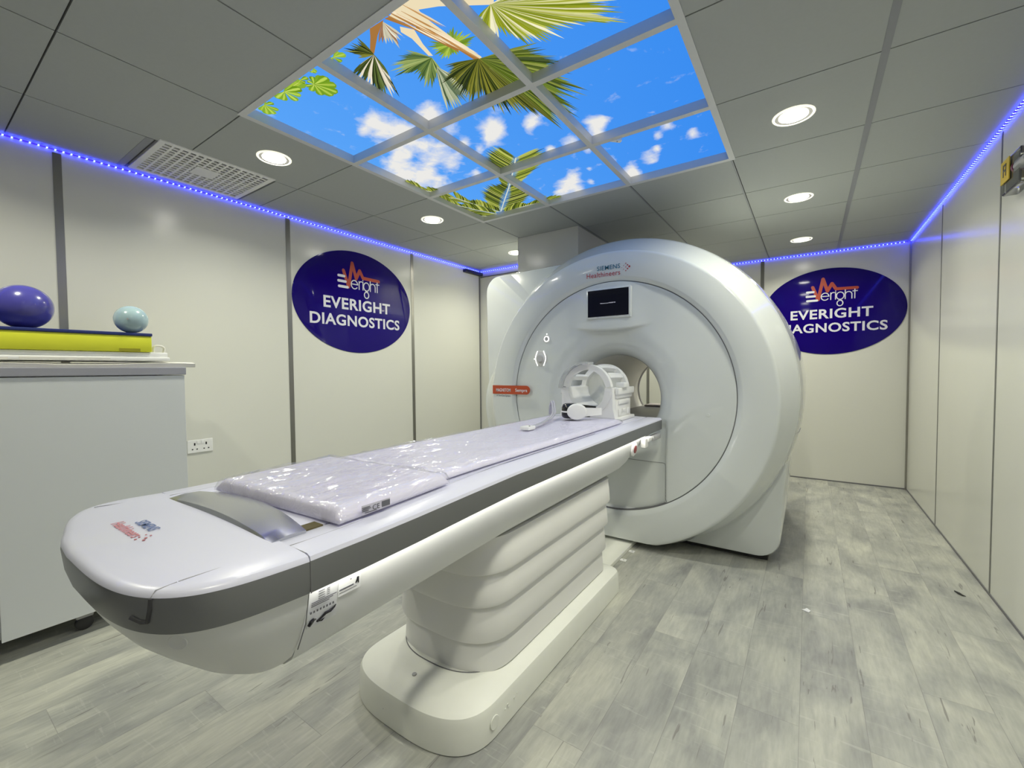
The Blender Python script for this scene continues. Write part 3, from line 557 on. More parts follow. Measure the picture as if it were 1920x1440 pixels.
def sign(origin, right, label):
    o_ = Vector(origin); r = Vector(right); u = Vector((0,0,1)); nrm = r.cross(u)
    t = thing('wall_sign', label, 'sign', origin, 'blue oval signs')
    W = lambda s_, q, h: o_+r*s_+u*q+nrm*h
    m = MB(); R = lambda k_, h: [W(.603*k_*math.cos(a), .445*k_*math.sin(a), h) for a in [2*math.pi*i/120 for i in range(120)]]
    m.loft([R(1, .0008), R(1, .004), R(.996, .006)]); m.build('sign_board', NAVY, t, auto=40)
    def flat(polys, name, mt, h0=.0062, h1=.0076):
        m = MB(); q = 0
        for p in polys:
            e_ = h1+q*2e-6; q += 1
            m.loft([[W(*a, h0) for a in p], [W(*a, e_) for a in p]], True, False, True)
        return m.build(name, mt, t)
    text_mesh('EVERIGHT', W(-.340, -.073, .0062), r, u, .690, .100, .0015, .023, 0, 1.07).build('lettering', WTXT, t)
    text_mesh('DIAGNOSTICS', W(-.463, -.215, .0062), r, u, .925, .096, .0015, .023, 0, 1.06).build('lettering', WTXT, t)
    flat(strokes([(-.147,.262), (-.098,.128), (-.059,.340), (-.020,.210), (.017,.286), (.051,.226), (.222,.222)], .029), 'pulse_line', ORTXT)
    bars = strokes([(-.195,.213),(-.140,.213)], .022)+strokes([(-.197,.168),(-.128,.168)], .022)+strokes([(-.192,.122),(-.108,.122)], .022)
    flat(bars, 'logo_bars', WTXT)
    s = []
    s += strokes([(-.072,.158),(-.008,.158)], .0088)+strokes(arc(-.040,.155,.033,.037,2,320), .0088)
    s += strokes([(.008,.120),(.008,.190)], .0088)+strokes(arc(.030,.165,.022,.026,180,70,8), .0088)
    s += strokes([(.048,.120),(.048,.190)], .0088)+strokes([(.048,.203),(.048,.206)], .008)
    s += strokes(arc(.086,.153,.031,.037,0,360), .0088)+strokes(arc(.085,.078,.024,.028,0,360), .0088)+strokes([(.070,.120),(.100,.104)], .0088)
    s += strokes([(.127,.118),(.127,.208)], .0088)+strokes(arc(.154,.160,.027,.028,180,0,12)+[(.181,.118)], .0088)
    s += strokes([(.204,.118),(.204,.208)], .0088)+strokes([(.188,.190),(.224,.190)], .0088)
    flat(s, 'logo_script', WTXT, .0077, .0088)
    return t
sign((XL, 2.43, 1.805), (0,1,0), 'navy blue oval sign with white lettering on the left wall')
sign((.165, YB, 1.775), (1,0,0), 'navy blue oval sign on the back wall, partly hidden by the scanner')

# socket on the left wall
t = thing('wall_socket', 'white double power socket on the left wall beside the cabinet', 'power socket', (XL, 1.18, .71))
MB().box(XL, XL+.009, 1.108, 1.254, .668, .754, .003).build('face_plate', WHITEP, t)
for yc in (1.148, 1.214):
    MB().box(XL+.009, XL+.0105, yc-.004, yc+.004, .718, .734).build('pin_hole', BLACK, t); MB().box(XL+.009, XL+.0105, yc-.017, yc-.009, .690, .696).build('pin_hole', BLACK, t); MB().box(XL+.009, XL+.0105, yc+.009, yc+.017, .690, .696).build('pin_hole', BLACK, t)
for yc in (1.169, 1.193): MB().box(XL+.009, XL+.013, yc-.008, yc+.008, .728, .746, .001).build('switch', WHITEP, t)

# door alarm bracket on the right wall
t = thing('call_point', 'clear plastic call point box with a yellow label on the right wall', 'alarm box', (XR, 3.02, 2.08))
MB().box(XR-.055, XR, 2.90, 3.11, 2.00, 2.155, .006).build('clear_box', CLEAR, t)
MB().box(XR-.054, XR-.001, 3.112, 3.116, 2.055, 2.145).box(XR-.062, XR-.058, 3.00, 3.10, 2.05, 2.15).build('yellow_plate', YLAB, t)
MB().box(XR-.064, XR-.0625, 3.03, 3.035, 2.075, 2.13).box(XR-.064, XR-.0625, 3.035, 3.065, 2.122, 2.13).box(XR-.064, XR-.0625, 3.035, 3.06, 2.098, 2.106).box(XR-.064, XR-.0625, 3.06, 3.066, 2.075, 2.13).build('plate_mark', GREYT, t)
MB().disc((XR-.035, 2.985, 2.09), (0,-1,0), .026, .012, 24).build('knob', VIOLET, t, auto=40)
MB().disc((XR-.035, 2.972, 2.09), (0,-1,0), .022, .11, 24).build('plunger', GREYP, t, auto=40)
t.location.y -= .10; t.location.z -= .01

# ============================================================ SCANNER
CX = -1.12
gt = thing('mri_scanner', 'huge white ring shaped scanner with a round bore and small dark screen', 'mri scanner', (CX, 3.6, 0))
def ctr(r):
    """centre of the concentric outlines shifts slightly with the radius"""
    return (np.interp(r, [.3,.774,.995,1.063], [CX,-1.117,-1.119,-1.106]), np.interp(r, [.3,.60,.774,.995,1.063], [.995,1.0,1.013,.995,1.030]))
def sstep(a, b, x): t = max(0., min(1., (x-a)/(b-a))); return t*t*(3-2*t)
def face_y(x, z):
    r = math.hypot(x-CX, z-.997)
    y = 2.812
    if r < .50:                                   # trumpet mouth
        t_ = (max(r, .30)-.30)/.20; y += .16*(1-math.sqrt(max(0, 1-(1-t_)**2)))
    # console bulge that carries the screen, with an undercut below it
    dx = abs(x-(-1.115)); k = math.exp(-(dx/.20)**4); zc_ = z-.45*dx*dx
    bul = k*sstep(1.449, 1.464, zc_)*(1-sstep(1.50, 1.83, z)*.75)
    y -= .030*bul
    y += .016*k*(1-sstep(1.443, 1.456, zc_))*sstep(1.22, 1.42, z)
    # channel under the table
    c = sstep(0., .022, .378-abs(x-CX))*(1-sstep(.80, .87, z))*(sstep(.235,.262,z))
    y += .030*c
    return y
NT = 420; rings = []
rr = list(np.linspace(.30, .50, 26))+list(np.linspace(.507, .771, 60))
for r in rr:
    cx_, cz_ = ctr(r); ring = []
    for i in range(NT):
        a = 2*math.pi*i/NT; x, z = cx_+r*math.cos(a), cz_+r*math.sin(a); ring.append((x, face_y(x, z), z))
    rings.append(ring)
rings.append([(x, y+.012, z) for x, y, z in rings[-1]])
MB().loft(rings, True, False, False).build('front_cover', SHELL, gt, smooth=True)
# dark joint ring behind the gap
def circ_ring(r, y, n=NT, zmin=None, boost=None):
    cx_, cz_ = ctr(r); out = []
    for i in range(n):
        a = 2*math.pi*i/n; q = r
        if boost:
            da = (math.degrees(a)-198+180) % 360-180
            q = r+boost*math.exp(-(da/27.)**4)
        x, z = cx_+q*math.cos(a), cz_+q*math.sin(a)
        if zmin is not None and z < zmin: z = zmin
        out.append((x, y, z))
    return out
MB().loft([circ_ring(.765, 2.8165), circ_ring(.785, 2.8165)], True, False, False).build('cover_joint', SEAM, gt)
prof = [(.7765, 2.826, 0), (.7765, 2.810, 0), (.779, 2.806, 0), (.802, 2.792, 0), (.808, 2.790, 0), (.90, 2.790, 0), (.972, 2.7925, 0), (.980, 2.7935, 0), (.988, 2.797, 0), (.9935, 2.803, .006), (.996, 2.808, .009), (.999, 2.814, .013),
        (1.028, 2.872, .05), (1.053, 2.922, .10), (1.0575, 2.932, .11), (1.0615, 2.942, .125), (1.0640, 2.953, .14), (1.0642, 2.956, .145), (1.0625, 2.9575, .145), (1.066, 2.959, .15), (1.076, 3.02, .165), (1.082, 3.10, .165), (1.086, 3.3, .12), (1.086, 4.2, 0)]
def zm(y): return .052 if y < 2.80 else .052-.022*min(1, (y-2.80)/.12)
MB().loft([circ_ring(r, y, zmin=zm(y), boost=b) for r, y, b in prof], True, False, False).build('ring_cover', SHELL, gt, auto=28)
# bore
MB().lathe((CX, 2.966, .995), (0,1,0), [(.3005,.0), (.3,.02), (.3,.6), (.3,1.30), (.305,1.37), (.33,1.41), (.36,1.42)], 96).build('bore_tube', BOREM, gt, smooth=True)
MB().lathe((CX, 4.33, .995), (0,1,0), [(.299,-.03), (.293,-.025), (.291,-.012), (.293,0), (.299,.004)], 96).build('bore_rim', GREYP, gt, smooth=True)
m = MB(); m.box(CX-.235, CX+.235, 2.90, 4.30, .775, .835, .008); m.build('bore_floor', GREYP, gt, auto=40)
MB().box(CX-.18, CX+.18, 4.12, 4.34, .835, .853, .006).build('rear_tray', PINKB, gt, auto=40)
# rear cover: star shaped outline round the bore axis
OUT = []
def corner(cx_, cz_, r, a0, a1, n=10): return [(cx_+r*math.cos(math.radians(a0+(a1-a0)*i/n)), cz_+r*math.sin(math.radians(a0+(a1-a0)*i/n))) for i in range(n+1)]
OUT += [(-.30, 1.55)]+[(-.115, .95), (-.102, .60)]+corner(-.255, .165, .125, 0, -90)[:]
OUT += corner(-2.20, .14, .10, 270, 180)+corner(-2.195, 1.865, .135, 180, 97)+[(-1.6, 2.013), (-1.12, 2.0)]
def ray_out(a):
    o_ = np.array([CX, .995]); d = np.array([math.cos(a), math.sin(a)]); best = 1.
    for (p, q) in zip(OUT, OUT[1:]+OUT[:1]):
        p, q = np.array(p), np.array(q); e_ = q-p; det = d[0]*(-e_[1])+e_[0]*d[1]
        if abs(det) < 1e-9: continue
        w_ = p-o_; t_ = (w_[0]*(-e_[1])+e_[0]*w_[1])/det; s_ = (d[0]*w_[1]-d[1]*w_[0])/det
        if t_ > 0 and -1e-6 <= s_ <= 1+1e-6: best = t_
    return best
NA = 900; RA = [ray_out(2*math.pi*i/NA) for i in range(NA)]
def out_ring(ins, y, k=1.): return [(CX+(RA[i]-ins)*math.cos(2*math.pi*i/NA), y, .995+(RA[i]-ins)*math.sin(2*math.pi*i/NA)) for i in range(NA)]
def c_ring(r, y): return [(CX+r*math.cos(2*math.pi*i/NA), y, .995+r*math.sin(2*math.pi*i/NA)) for i in range(NA)]
RCY = 3.0
MB().loft([c_ring(.72, RCY), out_ring(.022, RCY), out_ring(.008, RCY+.006), out_ring(0, RCY+.022), out_ring(0, 4.30), out_ring(.03, 4.34), c_ring(.36, 4.38)], True, False, False).build('rear_cover', SHELL, gt, auto=30)
# cove between ring and foot
m = MB(); cv = []
for k in range(7):
    t_ = k/6; r = 1.060+.10*t_; y = 2.985+.016*math.sin(t_*math.pi/2); cv.append([(-1.106+r*math.cos(math.radians(a)), y, 1.03+r*math.sin(math.radians(a))) for a in np.linspace(-58, -17, 60)])
# plinth shadow gap
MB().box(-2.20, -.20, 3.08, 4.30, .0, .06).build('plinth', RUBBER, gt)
# seams of the lower access cover
def on_face(x, z, d=.0006): return (x, face_y(x, z)-d, z)
ac = [(-1.49,.34),(-1.497,.57),(-1.485,.587)]+[(x,.587) for x in np.linspace(-1.47,-.77,30)]+[(-.757,.583),(-.7515,.572)]+[(-.7505,z) for z in np.linspace(.56,.36,14)]+[(-.742,.345),(-.732,.335)]
MB().tube([on_face(x, z) for x, z in ac], .0016, 6).build('access_cover_seam', SEAM, gt)
# screen
sx0, sx1, sz0, sz1 = -1.266, -.978, 1.553, 1.732
ys_ = min(face_y(-1.266, 1.6), face_y(-.978, 1.6), face_y(-1.12, 1.6), face_y(-1.12, 1.553))-.003
m = MB().box(sx0-.013, sx1+.013, ys_-.004, ys_+.055, sz0-.014, sz1+.012, .004, 3); m.build('screen_frame', SHELL, gt, auto=40)
scr = MB().box(sx0, sx1, ys_-.0060, ys_-.003, sz0, sz1).build('display_screen', mat('dark_screen', (.003,.004,.012), .08, coat=.5), gt)
text_mesh('Welcome to your MAGNETOM', (-1.176, ys_-.0062, 1.636), (1,0,0), (0,0,1), .108, .008, .0004).build('screen_text', mat('screen_text', (.5,.5,.55), .5, emit=(.7,.7,.8), estr=.6), scr)
# logo on the ring face
yl = 2.7885
text_mesh('SIEMENS', (-1.2035, yl, 1.865), (1,0,.0), (0,0,1), .163, .030, .0006, .004, 0, 1.08).build('maker_lettering', TEAL, gt)
text_mesh('Healthineers', (-1.280, yl, 1.822), (1,0,0), (0,0,1), .240, .033, .0006, .003, 0, 1.05).build('maker_lettering', REDT, gt)
m = MB()
for i, (dx, dz, r) in enumerate([(0,.0,.0022),(.013,.011,.003),(.013,-.012,.003),(.028,.000,.004),(.028,.024,.0045),(.028,-.024,.0045),(.040,.012,.006),(.040,-.012,.006),(.052,.001,.0085)]):
    m.disc((-1.030+dx, yl, 1.866+dz), (0,-1,0), r*.8, .0006, 14)
m.build('logo_dots', REDT, gt)
# orange model tag
m = MB(); zc, hh, x0, x1 = 1.040, .034, -2.105, -1.785
pts = [(x0, zc-hh)]+[(x1+hh*math.cos(a), zc+hh*math.sin(a)) for a in np.linspace(-math.pi/2, math.pi/2, 14)]+[(x0, zc+hh)]
def ty(x): return 2.7888 if x < -1.905 else 2.7888
xs_ = np.linspace(x0, x1+hh, 40)
def clipx(a, b): return clip([tuple(p) for p in pts], a, b, 0, 3)
for a, b in zip(xs_[:-1], xs_[1:]):
    pc = clipx(a, b)
    if len(pc) > 2: m.loft([[(p[0], 2.7905, p[1]) for p in pc], [(p[0], 2.7880, p[1]) for p in pc]])
tg = m.build('model_tag', ORANGE, gt)
text_mesh('MAGNETOM', (-2.070, 2.7878, 1.024), (1,0,0), (0,0,1), .140, .026, .0005, .012).build('tag_lettering', WTXT, tg)
text_mesh('Sempra', (-1.885, 2.7878, 1.018), (1,0,0), (0,0,1), .110, .033, .0005, .012).build('tag_lettering', WTXT, tg)
text_mesh('A Tim+Dot System', (-2.068, 2.7893, .982), (1,0,0), (0,0,1), .135, .018, .0004, .006).build('small_lettering', GREYT, gt)
# controls
def dial(x, z, r, big):
    y = face_y(x, z)
    k = MB().disc((x, y+.004, z), (0,-1,0), r, .006, 40, r*.97).build('control_dial' if big else 'call_button', mat('dial_grey', (.60,.60,.585), .35) , gt, auto=40)
    if big:
        MB().disc((x, y-.002, z), (0,-1,0), .030, .018, 32, .026).build('knob', mat('knob_grey', (.5,.5,.5), .3), k, auto=40)
        for s_ in (-1, 1):
            p = [(x+s_*(.030+.014*math.cos(q)), y-.0035, z+.055*q/1.9) for q in np.linspace(-1.9, 1.9, 21)]
            MB().tube(p, .0030, 8).build('glowing_line', GLOW, k, smooth=True)
        MB().disc((x-.054, y-.002, z-.004), (0,-1,0), .0045, .002, 12).build('glowing_dot', GLOW, k)
        MB().box(x-.008, x+.008, y-.0035, y-.002, z+.048, z+.052).build('arrow_mark', WHITEP, k); MB().box(x-.008, x+.008, y-.0035, y-.002, z-.052, z-.048).build('arrow_mark', WHITEP, k)
    else:
        p = [(x+.019*math.cos(q), y-.0035, z+.019*math.sin(q)) for q in np.linspace(0, 2*math.pi, 25)[:-1]]
        MB().tube(p, .0032, 8, True).build('glowing_ring', GLOW, k, smooth=True)
        MB().disc((x, y-.002, z), (0,-1,0), .014, .006, 20).build('button_cap', GREYP, k)
        MB().disc((x+.001, y+.003, z+.036), (0,-1,0), .004, .006, 12).build('glowing_dot', GLOW, k)
dial(-1.668, 1.281, .060, True)
dial(-1.615, 1.424, .030, False)
MB().disc((-.50, face_y(-.50, .915)+.001, .915), (0,-1,0), .010, .003, 20).build('cover_stud', SHELL, gt)
# joints of the shell
for a in (51.5, -11.5):
    aa = math.radians(a); MB().tube([(-1.106+r*math.cos(aa), y, 1.03+r*math.sin(aa)) for r, y in ((1.0655,2.959),(1.0765,3.02),(1.0825,3.10),(1.0865,3.3))], .0012, 6).build('shell_joint', SEAM, gt)
# floor duct cover with fixing clips in front of the scanner
fc = tag(MB().box(-1.27, -.965, 2.245, 3.07, 0.0, .028, .004).build('floor_duct_cover', BASEM), 'low white cable duct cover on the floor between table base and scanner', 'cable duct')
for y, x, lb in ((2.585, -.955, 'small white fixing plate on the floor, nearer to the table base'), (2.74, -.955, 'small white fixing plate on the floor, closer to the scanner ring')):
    t = thing('fixing_plate', lb, 'bracket', (x, y, 0), 'fixing plates beside the duct cover')
    MB().box(x-.008, x+.030, y-.016, y+.016, 0, .006, .002).build('plate', WHITEP, t)
    MB().disc((x+.014, y, .006), (0,0,1), .004, .002, 10).build('screw', GREYP, t)

# ============================================================ PATIENT TABLE
BX = -1.125
tt = thing('patient_table', 'long white patient table with a grey side band, reaching into the scanner', 'scanner table', (BX, 1.6, 0))
def hw(y): return .376-.025*sstep(.44, 1.3, y)        # half width of the rail
YE = 2.812
def zt(y): return .864+.010*sstep(.44, 1.3, y)+.008*sstep(1.3, 2.8, y)
ysec = [.434, .55, .7, .9, 1.15, 1.5, 2.0, 2.4, YE]
# table top with rolled rails
sec = lambda y: [(BX+s*a, y, zt(y)+dz) for s, lst in ((-1, [(hw(y), -.012), (hw(y)-.003, -.004), (hw(y)-.012, 0), (.262, .001), (.256, -.001), (.2545, -.006), (.250, -.006), (.2485, .0), (.20, .002)]), ) for a, dz in lst]
def fullsec(y):
    L_ = sec(y); R_ = [(2*BX-x, yy, z) for x, yy, z in reversed(L_)]
    return L_+R_+[(BX+hw(y)-.02, y, zt(y)-.055), (BX-hw(y)+.02, y, zt(y)-.055)]
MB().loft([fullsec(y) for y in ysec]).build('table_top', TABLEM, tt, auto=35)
for s in (-1, 1):
    m = MB(); rg = []
    for y in ysec:
        h_ = hw(y); rg.append([(BX+s*h_, y, zt(y)-.0125), (BX+s*(h_+.001), y, zt(y)-.020), (BX+s*(h_+.001), y, zt(y)-.066), (BX+s*h_, y, zt(y)-.071), (BX+s*(h_-.03), y, zt(y)-.071), (BX+s*(h_-.03), y, zt(y)-.0125)])
    m.loft(rg).build('side_band', BAND, tt, auto=40)
    MB().loft([[(BX+s*(hw(y)-.006), y, zt(y)-.0712), (BX+s*(hw(y)-.006), y, zt(y)-.0735), (BX+s*(hw(y)-.028), y, zt(y)-.0735), (BX+s*(hw(y)-.028), y, zt(y)-.0712)] for y in [.45]+ysec[1:-1]+[2.60]]).build('light_strip', LINEL, tt)
def under(y, k=1., lift=0.):
    h_ = hw(y); zt_ = zt(y)-.074
    L_ = [(h_-.034, zt_), (h_-.037, zt_-.03), (h_-.043, zt_-.07), (h_-.055, zt_-.11), (h_-.068, zt_-.140), (h_-.074, zt_-.150), (h_-.105, zt_-.172), (h_-.13, zt_-.176)]
    pts = [(x, zt_+(z-zt_)*k) for x, z in L_]
    return [(BX+x, y, z) for x, z in pts]+[(BX-x, y, z) for x, z in reversed(pts)]
MB().loft([under(.434), under(.46), under(1.2), under(2.0), under(2.26), under(2.36, .9), under(2.50, .62), under(2.66, .42), under(2.70, .30)]).build('under_frame', UNDERM, tt, auto=35)
# end cap (nose)
def nose(z, ins, fi, n=4., N_=72):
    a_, b_ = .3765-ins, .250-fi; out = []
    for i in range(N_+1):
        th = math.pi*i/N_; c_, s_ = math.cos(th), math.sin(th)
        xx = a_*math.copysign(abs(c_)**(2/n), c_); be = b_-(.13*(-xx) if xx < 0 else 0)*min(1., -xx/.15)
        yy = .4315-be*abs(s_)**(2/n); out.append((BX+xx, yy, z+.040*(.4315-yy)))
    return out
z0 = zt(.434)
cap = MB(); lv = [nose(z0-.0125, 0, 0), nose(z0-.008, .001, .001), nose(z0-.003, .005, .006), nose(z0-.0005, .014, .018), nose(z0+.002, .05, .06, 3.6), nose(z0+.0035, .12, .12, 3.2), nose(z0+.004, .25, .20, 3)]
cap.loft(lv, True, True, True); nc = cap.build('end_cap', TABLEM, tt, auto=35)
MB().loft([nose(z0-.0128, .0005, .0005), nose(z0-.018, -.0005, -.0005), nose(z0-.06, -.0005, .004), nose(z0-.071, .001, .007)]).build('end_band', BAND, tt, auto=40)
MB().loft([nose(z0-.0715, .006, .010), nose(z0-.10, .012, .022), nose(z0-.135, .024, .044, 3.6), nose(z0-.175, .043, .078, 3.2), nose(z0-.215, .070, .118, 3.), nose(z0-.243, .105, .155, 2.8), nose(z0-.256, .14, .185, 2.6), nose(z0-.258, .2, .21, 2.5)]).build('end_hull', UNDERM, tt, auto=35)
def gline(pts, r=.0010, name='seam', mt=None): return MB().tube(pts, r, 6).build(name, mt or SEAM, tt)
def nose_y(dx, ins=0., fi=0., n=4.): return .4315-(.250-fi)*(max(0, 1-(dx/(.3765-ins))**n))**(1/n)
zs = z0+.0012
for s in (-1, 1):
    xs0 = [(.312, nose_y(.312,.014,.018)+.012, .0002), (.312, .26, .0008), (.310,.33,.0012),(.306,.42,.0010)]
    gline([(BX+s*x, y+(.03 if s < 0 and y < .3 else 0), z0+dz+.04*(.4315-y)) for x, y, dz in xs0]+[(BX+s*(.306-.056*sstep(.44,1.3,y)), y, zt(y)+.0001) for y in np.linspace(.47, 2.0, 20)], .0009, 'seam', SEAM2)
q_ = lambda dx, dz, fi=0.: (BX+dx, nose_y(dx, 0, fi), z0+dz+.04*(.4315-nose_y(dx)))
gline([(BX+.312, nose_y(.312,.014,.018)+.010, z0+.0002+.007), q_(.312,-.003,.007), q_(.312,-.012)], .0010, 'seam', SEAM2)
gline([q_(.312,-.0125), q_(.310,-.03), q_(.304,-.050,.002), q_(.292,-.052,.003), q_(.275,-.047,.002)], .0036, 'end_gap', DARKGAP)
gline([(BX+hw(.43)+.0007, .4328, z0-.012), (BX+hw(.43)+.0012, .4328, z0-.071)], .0012)
gline([(BX+hw(.43)-.008, .4328, z0-.076), (BX+hw(.43)-.020, .4328, z0-.135), (BX+hw(.43)-.050, .4328, z0-.195)], .0010)
gline([(BX+s_, .4328, z0+(.0005 if s_ < .36 else -.004)) for s_ in np.linspace(.31, .372, 8)], .0008, 'seam', SEAM2)
# satin metal strip across the head of the pad
m = MB(); rg = []
for i in range(21):
    t_ = i/20; x = BX-.262+t_*.532; arch = .010*(1-(2*t_-1)**2); yb = .424+.012*(1-(2*t_-1)**2)*0; bow = -.030*(1-(2*t_-1)**2)*0
    y0_, y1_ = .418+.010*math.sin(math.pi*t_), .487+.030*math.sin(math.pi*t_)
    rg.append([(x, y0_, z0+.004+arch), (x, y0_-.004, z0+.001+arch*.4), (x, y0_, z0-.004), (x, y1_, z0-.004), (x, y1_, z0+.007+arch), (x, (y0_+y1_)/2, z0+.009+arch)])
m.loft(rg).build('metal_strip', PLATE, tt, auto=35)
MB().box(BX+.228, BX+.262, .486, .530, z0-.001, z0+.0045).build('strap_tab', mat('brown_strap', (.10,.08,.03), .8), tt)
# logo on the end cap, seen upside from the foot
ux, uy = Vector((.80, -.60, 0)), Vector((.25, .97, 0))
# control details on the side
xs_ = lambda y, z: BX+hw(y)-float(np.interp(zt(y)-.074-z, [0,.03,.07,.11,.14,.15], [.034,.037,.043,.055,.068,.074]))
def side_disc(name, y, z, r, h, mt, r2=None, par=None, off=0.): return MB().disc((xs_(y, z)-.003+off, y, z), (1,0,-.12), r, h, 32, r2).build(name, mt, par or tt, auto=40)
es = side_disc('stop_button_collar', 2.40, .742, .040, .012, WHITEP, .034)
side_disc('stop_button', 2.40, .742, .022, .006, mat('stop_red', (.28,.05,.05), .35), .018, es, .0105)
MB().box(BX+.315, BX+.345, 2.50, 2.56, .735, .790, .006).box(BX+.32, BX+.352, 2.54, 2.62, .765, .790, .005).build('cable_bracket', WHITEP, tt, auto=40)
MB().box(BX+.325, BX+.362, 2.61, 2.75, .762, .792, .006).build('hand_grip', GREYP, tt, auto=40)
# rating label and stickers on the side near the end
def side_quad(name, y0_, y1_, z0_, z1_, mt, d=.0012, par=None):
    m = MB(); P = lambda y, z, e_: (xs_(y, z)+.0022+e_, y, z)
    m.loft([[P(y0_,z0_,0), P(y1_,z0_,0), P(y1_,z1_,0), P(y0_,z1_,0)], [P(y0_,z0_,d), P(y1_,z0_,d), P(y1_,z1_,d), P(y0_,z1_,d)]])
    return m.build(name, mt, par or tt)
lab = side_quad('rating_label', .449, .512, .700, .782, mat('label_white', (.70,.71,.74), .5), .0006)
lab2 = side_quad('rating_label', .512, .566, .738, .782, mat('label_pale', (.78,.79,.80), .5), .0006)
def side_bars(par, rows):
    m = MB(); P = lambda y, z, e_: (xs_(y, z)+.0029+e_, y, z)
    for y0_, y1_, z0_, z1_ in rows: m.loft([[P(y0_,z0_,0), P(y1_,z0_,0), P(y1_,z1_,0), P(y0_,z1_,0)], [P(y0_,z0_,.0004), P(y1_,z0_,.0004), P(y1_,z1_,.0004), P(y0_,z1_,.0004)]])
    return m.build('label_print', GREYT, par)
r_ = random.Random(5); rows = []
for k in range(4): rows.append((.468, .478+.004*r_.random(), .770-.005*k, .7715-.005*k)); rows.append((.486, .492, .769-.004*k, .7703-.004*k))
for k in range(3): rows.append((.454, .508-.008*k, .751-.0035*k, .7528-.0035*k))
for k in range(8): rows.append((.452+.0068*k, .4555+.0068*k, .7305, .7350))
side_bars(lab, rows)
P3 = lambda y, z: (xs_(y, z)+.0032, y, z)
MB().tube([P3(.452,.7065), P3(.456,.713), P3(.461,.716), P3(.466,.7145)], [.0035,.004,.003,.001], 6).tube([P3(.468,.708), P3(.470,.7075), P3(.478,.712), P3(.486,.7175), P3(.496,.7175), P3(.505,.7225), P3(.508,.726)], [.001,.0025,.0022,.003,.003,.002,.001], 6).tube([P3(.474,.7055), P3(.480,.7045), P3(.485,.7075)], [.0005,.0015,.0005], 6).build('label_pictogram', BLACK, lab)
side_bars(lab2, [(.514,.548,.750,.753), (.514,.556,.7445,.7455), (.539,.542,.765,.767)])
MB().tube([P3(.553,.752), P3(.5565,.758), P3(.558,.764)], [.001,.002,.0025], 6).tube([P3(.560,.750), P3(.5585,.757), P3(.558,.764)], [.001,.0018,.002], 6).build('label_pictogram', BLACK, lab2)
side_quad('green_sticker', .521, .5445, .7775, .7835, GREEN, .0012)
MB().disc((BX+.322, nose_y(.322,.008,.016)+.004, z0-.082), (.62,-.75,-.25), .014, .0025, 24).build('screw_cap', UNDERM, tt)
# maker's mark on the end cap
def cap_text(txt, o, w_, h_, mt, par=nc):
    m = text_mesh(txt, o, (1,0,0), (0,1,0), w_, h_, .0004, .008); return m.build('maker_lettering', mt, par)
zc_ = z0+.0104
cap_text('SIEMENS', (-1.205, .300, zc_), .090, .021, mat('faded_blue', (.12,.18,.38), .5))
cap_text('Healthineers', (-1.236, .268, zc_), .138, .022, mat('faded_red', (.62,.24,.27), .5))
m = MB()
for dx, dy, r in ((0,0,.0025),(.010,.004,.003),(.004,-.012,.003),(.016,-.006,.004),(.010,-.020,.0035),(.024,-.012,.004)): m.disc((-1.094+dx*1.3, .290+dy, zc_), (0,0,1), r*.7, .0004, 10)
m.build('logo_dots', REDT, nc)

# pedestal
def plan(z, ins, y0_, y1_, half, n=3.2, N_=40, rear=.05):
    """outline with a rounded front end (towards the viewer) and tighter rear corners"""
    out = []; a_ = half-ins; bl = .20
    for i in range(N_+1):
        th = math.pi*i/N_; c_, s_ = math.cos(th), math.sin(th)
        out.append((BX+a_*math.copysign(abs(c_)**(2/n), c_), y0_+ins+bl-bl*abs(s_)**(2/n), z))
    r_ = rear
    for i in range(7): th = math.pi/2*i/6; out.append((BX-a_+r_-r_*math.cos(th), y1_-ins-r_+r_*math.sin(th), z))
    for i in range(7): th = math.pi/2*i/6; out.append((BX+a_-r_+r_*math.sin(th), y1_-ins-r_+r_*math.cos(th), z))
    return out
lv = []
B0 = [(.620, 0.0), (.490, .0), (.372, .012), (.240, .022), (.140, .030)]
lv.append((.625, .004))
for k in range(4):
    ztop, _ = B0[k]; zbot = B0[k+1][0]; ins = (0, .008, .017, .026)[k]
    lv += [(ztop-.012, ins+.006), (ztop-.05, ins+.002), (zbot+.022, ins-.001), (zbot+.010, ins+.002), (zbot+.003, ins+.010), (zbot, ins+.016)] if k < 3 else [(ztop-.012, ins+.004), (.15, ins), (.140, ins)]
MB().loft([plan(z, i_, 1.085, 2.185, .268, 3.0) for z, i_ in lv]).build('bellows_pedestal', BELLOW, tt, auto=32)
bl_ = [(.000,.004), (.004,0), (.095,.002), (.112,.008), (.124,.026), (.133,.055), (.138,.075), (.142,.085), (.143,.12)]
bs = MB().loft([plan(z, i_, .925, 2.25, .297, 3.0, 48, .06) for z, i_ in bl_]).build('base', BASEM, tt, auto=35)
MB().disc((BX+.2955, 1.09, .055), (1,0,.02), .022, .003, 28).build('cover_cap', BASEM, bs, auto=40)
for y_, z_, r_e in ((1.150,.058,.0035),(1.163,.066,.0045),(1.168,.055,.0035),(1.205,.064,.0045),(1.222,.070,.0035)): MB().disc((BX+.2965, y_, z_), (1,0,0), r_e, .0015, 10).build('embossed_mark', BASEM, bs)
MB().disc((-1.175, .9325, .050), (0,-1,0), .006, .006, 14).build('screw', GREYP, bs)
MB().disc((-1.12, 1.015, .1415), (0,0,1), .008, .004, 14).build('screw', GREYP, bs)
gline([(BX+x, 1.09+.20-.20*math.sqrt(max(0, 1-(abs(x)/.242)**2.6)), .1445) for x in np.linspace(-.235, .235, 41)], .0018, 'base_joint')

